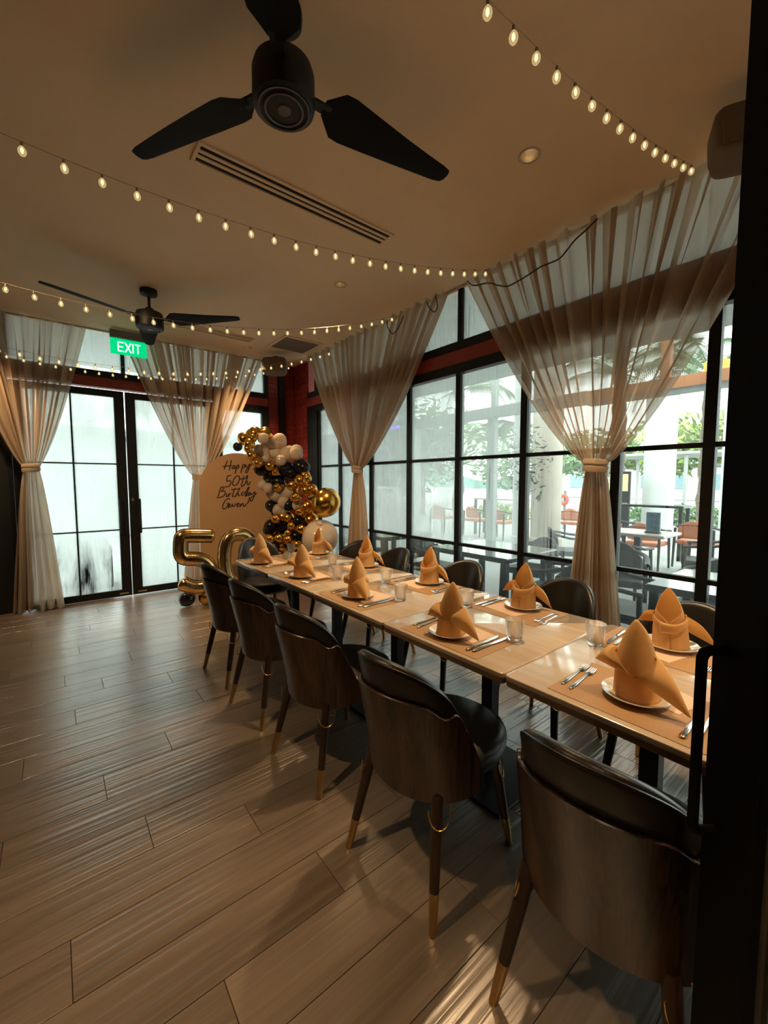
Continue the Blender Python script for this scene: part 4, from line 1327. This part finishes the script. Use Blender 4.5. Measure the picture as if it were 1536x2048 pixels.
outdoor_table('pale high table among the orange chairs left of the tan column', 9.3, 9.8, 5.9, 7.6, 1.0, 'extpale', 0.05)

def make_armchair(m_seat, m_frame):
    t = thing('outdoor_armchair', '', 'chair')
    for sx in (-1, 1):
        for sy in (-1, 1):
            top = Vector((sx * 0.22, sy * 0.26, 0.64 if sx > 0 else 0.66))
            MB().tube([Vector((sx * 0.25, sy * 0.27, 0)), Vector((sx * 0.23, sy * 0.265, 0.4)), top], [0.016, 0.022, 0.02], 8).build('leg', M[m_frame], t, True)
    MB().rbox(-0.24, 0.26, -0.25, 0.25, 0.39, 0.46, 0.02).build('seat', M[m_seat], t)
    pts = [Vector((0.25, 0.27, 0.64))] + [Vector((-0.02 - 0.27 * math.sin(a), 0.275 * math.cos(a), 0.66 + 0.06 * math.sin(a))) for a in [PI * k / 14 for k in range(15)]] + [Vector((0.25, -0.27, 0.64))]
    MB().tube(pts, 0.026, 8, False, 0.7, (0, 0, 1)).build('arm_rail', M[m_frame], t, True)
    def bk(u, v):
        a = PI * (0.18 + 0.64 * u)
        return Vector((-0.02 - (0.262 + 0.02 * v) * math.sin(a), 0.268 * math.cos(a), 0.50 + (0.29 * math.sin(PI * (0.15 + 0.7 * u)) * v)))
    o = MB().grid(bk, 16, 5).build('backrest', M[m_seat], t, True)
    solid(o, 0.03)
    return t
proto = make_armchair('extblack', 'extblack')
for n, (x, y, a, lab) in enumerate([(3.62, 1.40, -90, 'black outdoor armchair between the two black tables, backed to the near curtain'), (4.48, 2.75, 180, 'black outdoor armchair on the far side of the glossy table'),
                                    (3.68, 3.60, -90, 'black outdoor armchair with curved rail at the left end of the glossy table'), (4.35, 0.95, 180, 'black outdoor armchair beyond the table by the open door edge'),
                                    (3.70, 2.07, 90, 'black outdoor armchair tucked under the glossy table behind the middle chairs'), (6.05, 3.1, -60, 'dark outdoor chair at the left side of the pale terrace table'),
                                    (6.65, 1.55, 100, 'dark outdoor chair at the right side of the pale terrace table'), (3.7, 5.25, -90, 'black outdoor armchair behind the fogged glass at the red corner'),
                                    (4.75, 1.9, 200, 'dark outdoor chair between the glossy table and the pale terrace table'), (5.6, 2.2, 0, 'dark outdoor chair at the near side of the pale terrace table')]):
    place(proto, n > 0, (x, y, GZ), math.radians(a), lab, 'black outdoor armchairs')
proto = make_armchair('orange', 'extblack')
for n, (x, y, a, lab) in enumerate([(7.95, 2.72, 0, 'terracotta armchair right behind the pale terrace table'), (8.4, 3.45, 0, 'terracotta armchair left of the one behind the pale table'), (8.35, 2.10, 0, 'terracotta armchair right of the one behind the pale table'),
                                    (8.7, 6.25, 0, 'terracotta armchair nearest the tan column, left of it'), (8.75, 7.0, 0, 'terracotta armchair second left of the tan column'), (9.9, 5.0, 10, 'terracotta armchair seen between the tan column and the near curtain'),
                                    (8.6, 8.1, 0, 'terracotta armchair behind the fogged pane, farthest left')]):
    place(proto, n > 0, (x, y, GZ + (0.05 if x > 8 else 0)), math.radians(a), lab, 'terracotta armchairs')
t = thing('card_stand', 'blue menu card in a small stand on the pale terrace table', 'card stand', (6.5, 2.15, 0.736))
MB().rbox(-0.05, 0.05, -0.09, 0.09, 0, 0.02, 0.004).build('base', M['extblack'], t)
MB().rbox(-0.008, 0.008, -0.09, 0.09, 0.02, 0.29, 0.002).build('frame', M['whitewall'], t)
MB().rbox(-0.0105, -0.008, -0.078, 0.078, 0.032, 0.278, 0.0005).build('card', M['blueprint'], t)

# ---- planting
def leaf_cloud(rng, n, rad, size, squash=0.8):
    b = MB()
    for _ in range(n):
        d = Vector((rng.gauss(0, 1), rng.gauss(0, 1), rng.gauss(0, 1))).normalized() * (rng.random() ** 0.4)
        c = Vector((d.x * rad[0], d.y * rad[1], d.z * rad[2]))
        a = Vector((rng.gauss(0, 1), rng.gauss(0, 1), rng.gauss(0, 1))).normalized()
        e = a.orthogonal().normalized()
        s = size * rng.uniform(0.6, 1.3)
        b.add([c - a * s, c + e * s * 0.4, c + a * s, c - e * s * 0.4], [(0, 1, 2, 3)])
    return b
def tree(label, x, y, h, rad, m, n=900, size=0.22, tr=0.12, name='tree', z0=GZ):
    rng = random.Random(int(x * 31 + y * 17))
    t = thing(name, label, 'tree', (x, y, z0), 0, 'trees beyond the terrace')
    MB().tube([(0, 0, 0), (0.05, 0.02, h * 0.4), (0, 0, h * 0.8), (0.04, -0.03, h)], [tr, tr * 0.8, tr * 0.6, tr * 0.3], 9).build('trunk', M['bark'], t, True)
    leaf_cloud(rng, n, rad, size).build('crown', M[m], t, False, (0, 0, h))
for lab, x0, x1 in (('dark planter box added outside the left glass door', -0.25, 0.62), ('dark planter box added outside the right glass door', 1.55, 2.5)):
    t = thing('backing', lab, 'backing', ((x0 + x1) / 2, 7.1, GZ), 0, 'dark boxes added outside the doors')  # dark mass added so the clear low patch of the pane reads dark
    hw_ = (x1 - x0) / 2
    MB().rbox(-hw_, hw_, -0.2, 0.2, 0, 0.58, 0.01).build('box', M['extblack'], t)
    leaf_cloud(random.Random(int(x0 * 9)), 160, (hw_ * 0.95, 0.2, 0.14), 0.06).build('foliage', M['leafdark'], t, False, (0, 0, 0.64))
def palm(label, x, y, h, tr, nf, L, seed):
    rng = random.Random(seed)
    t = thing('palm_tree', label, 'palm tree', (x, y, GZ), 0, 'palms beyond the terrace')
    pts, rs = [], []
    for k in range(25):
        pts.append((0.02 * math.sin(k), 0.02 * math.cos(k * 1.3), h * k / 24))
        rs.append(tr * (1 - 0.25 * k / 24) * (1.07 if k % 2 else 0.95))
    MB().tube(pts, rs, 12).build('trunk', M['bark'], t, 40)
    b = MB()
    spine = [Vector((L * s, 0, 0.35 * L * math.sin(s * 1.9) - 0.55 * L * s * s * s)) for s in [i / 12 for i in range(13)]]
    b.tube(spine, [0.018 * (1 - 0.8 * i / 12) for i in range(13)], 5)
    for i in range(46):
        s = 0.12 + 0.86 * i / 46
        p = Vector((L * s, 0, 0.35 * L * math.sin(s * 1.9) - 0.55 * L * s * s * s))
        w = 0.34 * L * (math.sin(PI * (0.12 + 0.85 * s)) * 0.8 + 0.15)
        for sg in (-1, 1):
            tipp = p + Vector((0.35 * w, sg * w * 0.85, -0.35 * w))
            b.add([p - Vector((0.012, 0, 0)), p + Vector((0.022, 0, 0.004)), tipp], [(0, 1, 2)])
    me = b.data('frond', M['frond'])
    for k in range(nf):
        o = link('frond', me, t, (0, 0, h), (0, rng.uniform(-0.45, 0.35), 2 * PI * k / nf + rng.uniform(-0.15, 0.15)))
        s = rng.uniform(0.85, 1.1)
        o.scale = (s, s, s)
palm('slim palm with a full crown seen left of the tan column', 12.1, 9.0, 2.9, 0.14, 14, 1.7, 1)
palm('tall thick palm trunk beside the white column, crown spreading above', 13.6, 5.55, 4.7, 0.24, 16, 2.4, 2)
palm('palm whose fronds hang right of the white column', 15.0, 3.7, 4.6, 0.16, 16, 2.2, 3)
palm('tall palm behind the fogged panes near the far curtain', 9.8, 8.6, 4.2, 0.17, 14, 2.0, 4)
tree('bright green tree behind the white column', 23.5, 7.2, 3.2, (2.4, 2.4, 1.5), 'leafpale', 1300, 0.24)
tree('yellow-green tree right of the white column', 24.5, 4.6, 3.6, (2.2, 2.2, 1.4), 'leafpale', 1300, 0.24)
tree('mid-green tree between the tan column and near curtain', 22, 10.3, 2.9, (2.2, 2.2, 1.3), 'leaf', 1200, 0.22)
tree('mid-green tree far right beyond the terrace', 29, 2.6, 3.9, (2.6, 2.2, 1.6), 'leaf', 1300, 0.25)
tree('blue-green tree behind the slim palm', 24, 16, 3.0, (3.5, 3.5, 2.2), 'leaf', 1500, 0.28)
tree('blue-green tree far left behind the fogged panes', 18, 20, 3.0, (3.5, 3.5, 2.4), 'leaf', 1500, 0.28)
tree('broad mid-green tree behind the fogged panes left of the slim palm', 13, 13.5, 3.4, (2.6, 2.6, 1.7), 'leaf', 1500, 0.24)
tree('slender potted tree with small dark leaves before the tan column', 5.75, 3.62, 1.75, (0.34, 0.34, 0.62), 'leafdark', 260, 0.05, 0.014, 'potted_tree')
rng = random.Random(9)
hedge = leaf_cloud(rng, 900, (0.5, 2.4, 0.42), 0.12).build('hedge', M['leaf'], None, False, (16.5, 4.6, 0.25))
tag(hedge, 'low green hedge at the foot of the white column', 'hedge', kind='stuff')
hedge = leaf_cloud(rng, 500, (0.5, 1.6, 0.35), 0.12).build('hedge', M['leafpale'], None, False, (13.5, 9.6, 0.3))
tag(hedge, 'low yellow-green planting under the slim palm', 'hedge', kind='stuff')
mb = MB()
mb.grid(lambda u, v: Vector((75 + 6 * math.sin(9 * u), -20 + 130 * u, GZ + v * (5.5 + 2.6 * math.sin(7 * u + 1) + 1.3 * math.sin(19 * u)))), 60, 4)
mb.grid(lambda u, v: Vector((75 + 6 * math.sin(9 * u) + 14 * v, -20 + 130 * u, GZ + (1 - v) * (5.5 + 2.6 * math.sin(7 * u + 1) + 1.3 * math.sin(19 * u)))), 60, 4)
struct(mb.build('hill', M['hill'], None, True))

# ---- far buildings, pavilion, small things
def building(label, x, y, w, d, h, rz, nw):
    t = thing('building', label, 'building', (x, y, GZ), rz, 'low pale buildings beyond the trees')
    MB().rbox(-d / 2, d / 2, -w / 2, w / 2, 0, h, 0.05).build('wall', M['whitewall'], t)
    MB().rbox(-d / 2 - 0.3, d / 2 + 0.3, -w / 2 - 0.3, w / 2 + 0.3, h, h + 0.25, 0.05).build('roof', M['greyroof'], t)
    for k in range(nw):
        yy = -w / 2 + w * (k + 0.5) / nw
        MB().rbox(-d / 2 - 0.05, -d / 2 + 0.02, yy - 0.3 * w / nw, yy + 0.3 * w / nw, h * 0.35, h * 0.78, 0.01).build('window', M['winblue'], t)
building('long low white building far behind the palms', 40, 14, 16, 4, 2.6, 0, 8)
building('low white building far right beyond the hedge', 42, 0.5, 9, 4, 2.8, 0, 5)
building('pale low building across the terrace, dim behind the fogged doors', 2.5, 15, 14, 4, 2.6, PI / 2, 7)
t = thing('pavilion', 'pale flat-roofed glass pavilion before the trees', 'pavilion', (18.5, 4.8, GZ))
MB().rbox(-1.4, 1.4, -2.6, 2.6, 2.42, 2.52, 0.02).build('roof', M['whitewall'], t)
for sx in (-1, 1):
    for y in (-2.4, 0, 2.4):
        MB().rbox(sx * 1.2 - 0.05, sx * 1.2 + 0.05, y - 0.05, y + 0.05, 0, 2.42, 0.01).build('post', M['whitewall'], t)
t = thing('lifebuoy_post', 'red lifebuoy on a slim post beside the tan column', 'lifebuoy', (12.4, 6.55, GZ))
MB().rbox(-0.03, 0.03, -0.03, 0.03, 0, 1.2, 0.005).build('post', M['greyroof'], t)
MB().tube([(-0.06, 0.11 * math.cos(2 * PI * k / 20), 0.92 + 0.13 * math.sin(2 * PI * k / 20)) for k in range(20)], 0.05, 8, True).build('ring', M['red2'], t, True)
t = thing('notice_board', 'dark notice board with a yellow panel beside the white column', 'sign', (12.2, 4.9, GZ), -0.2)
MB().rbox(-0.04, 0.04, -0.30, 0.30, 0, 1.75, 0.01).build('post_panel', M['extblack'], t)
MB().rbox(-0.055, -0.042, -0.27, 0.27, 1.22, 1.68, 0.002).build('yellow_panel', M['yellow'], t)
t = thing('led_tube', 'small violet LED tube glowing outside the far window', 'lamp', (3.62, 4.345, 2.17))
MB().rbox(-0.03, 0.03, -0.15, 0.15, 0.02, 0.05, 0.005).box(-0.008, 0.008, -0.008, 0.008, 0.05, 1.13).build('housing', M['extblack'], t)
MB().tube([(0, -0.13, 0.0), (0, 0.13, 0.0)], 0.02, 10).build('tube', M['violet'], t, True)
t = thing('lamp_reflection', 'warm glowing drum above the orange beam, added for a lamp reflection in the glass', 'lamp', (7.6, 1.80, 3.02))  # solid glowing drum standing in for a lamp's reflection in the pane
MB().lathe([(0.12, 0.0), (0.15, 0.02), (0.15, 0.16), (0.12, 0.18)], 18, None, False, False).build('glow_drum', emission('reflection_glow', (1.0, 0.62, 0.12), 1.4), t, True)
MB().tube([(0, 0, 0.16), (0, 0, 1.432)], 0.008, 6).build('cord', M['extblack'], t)
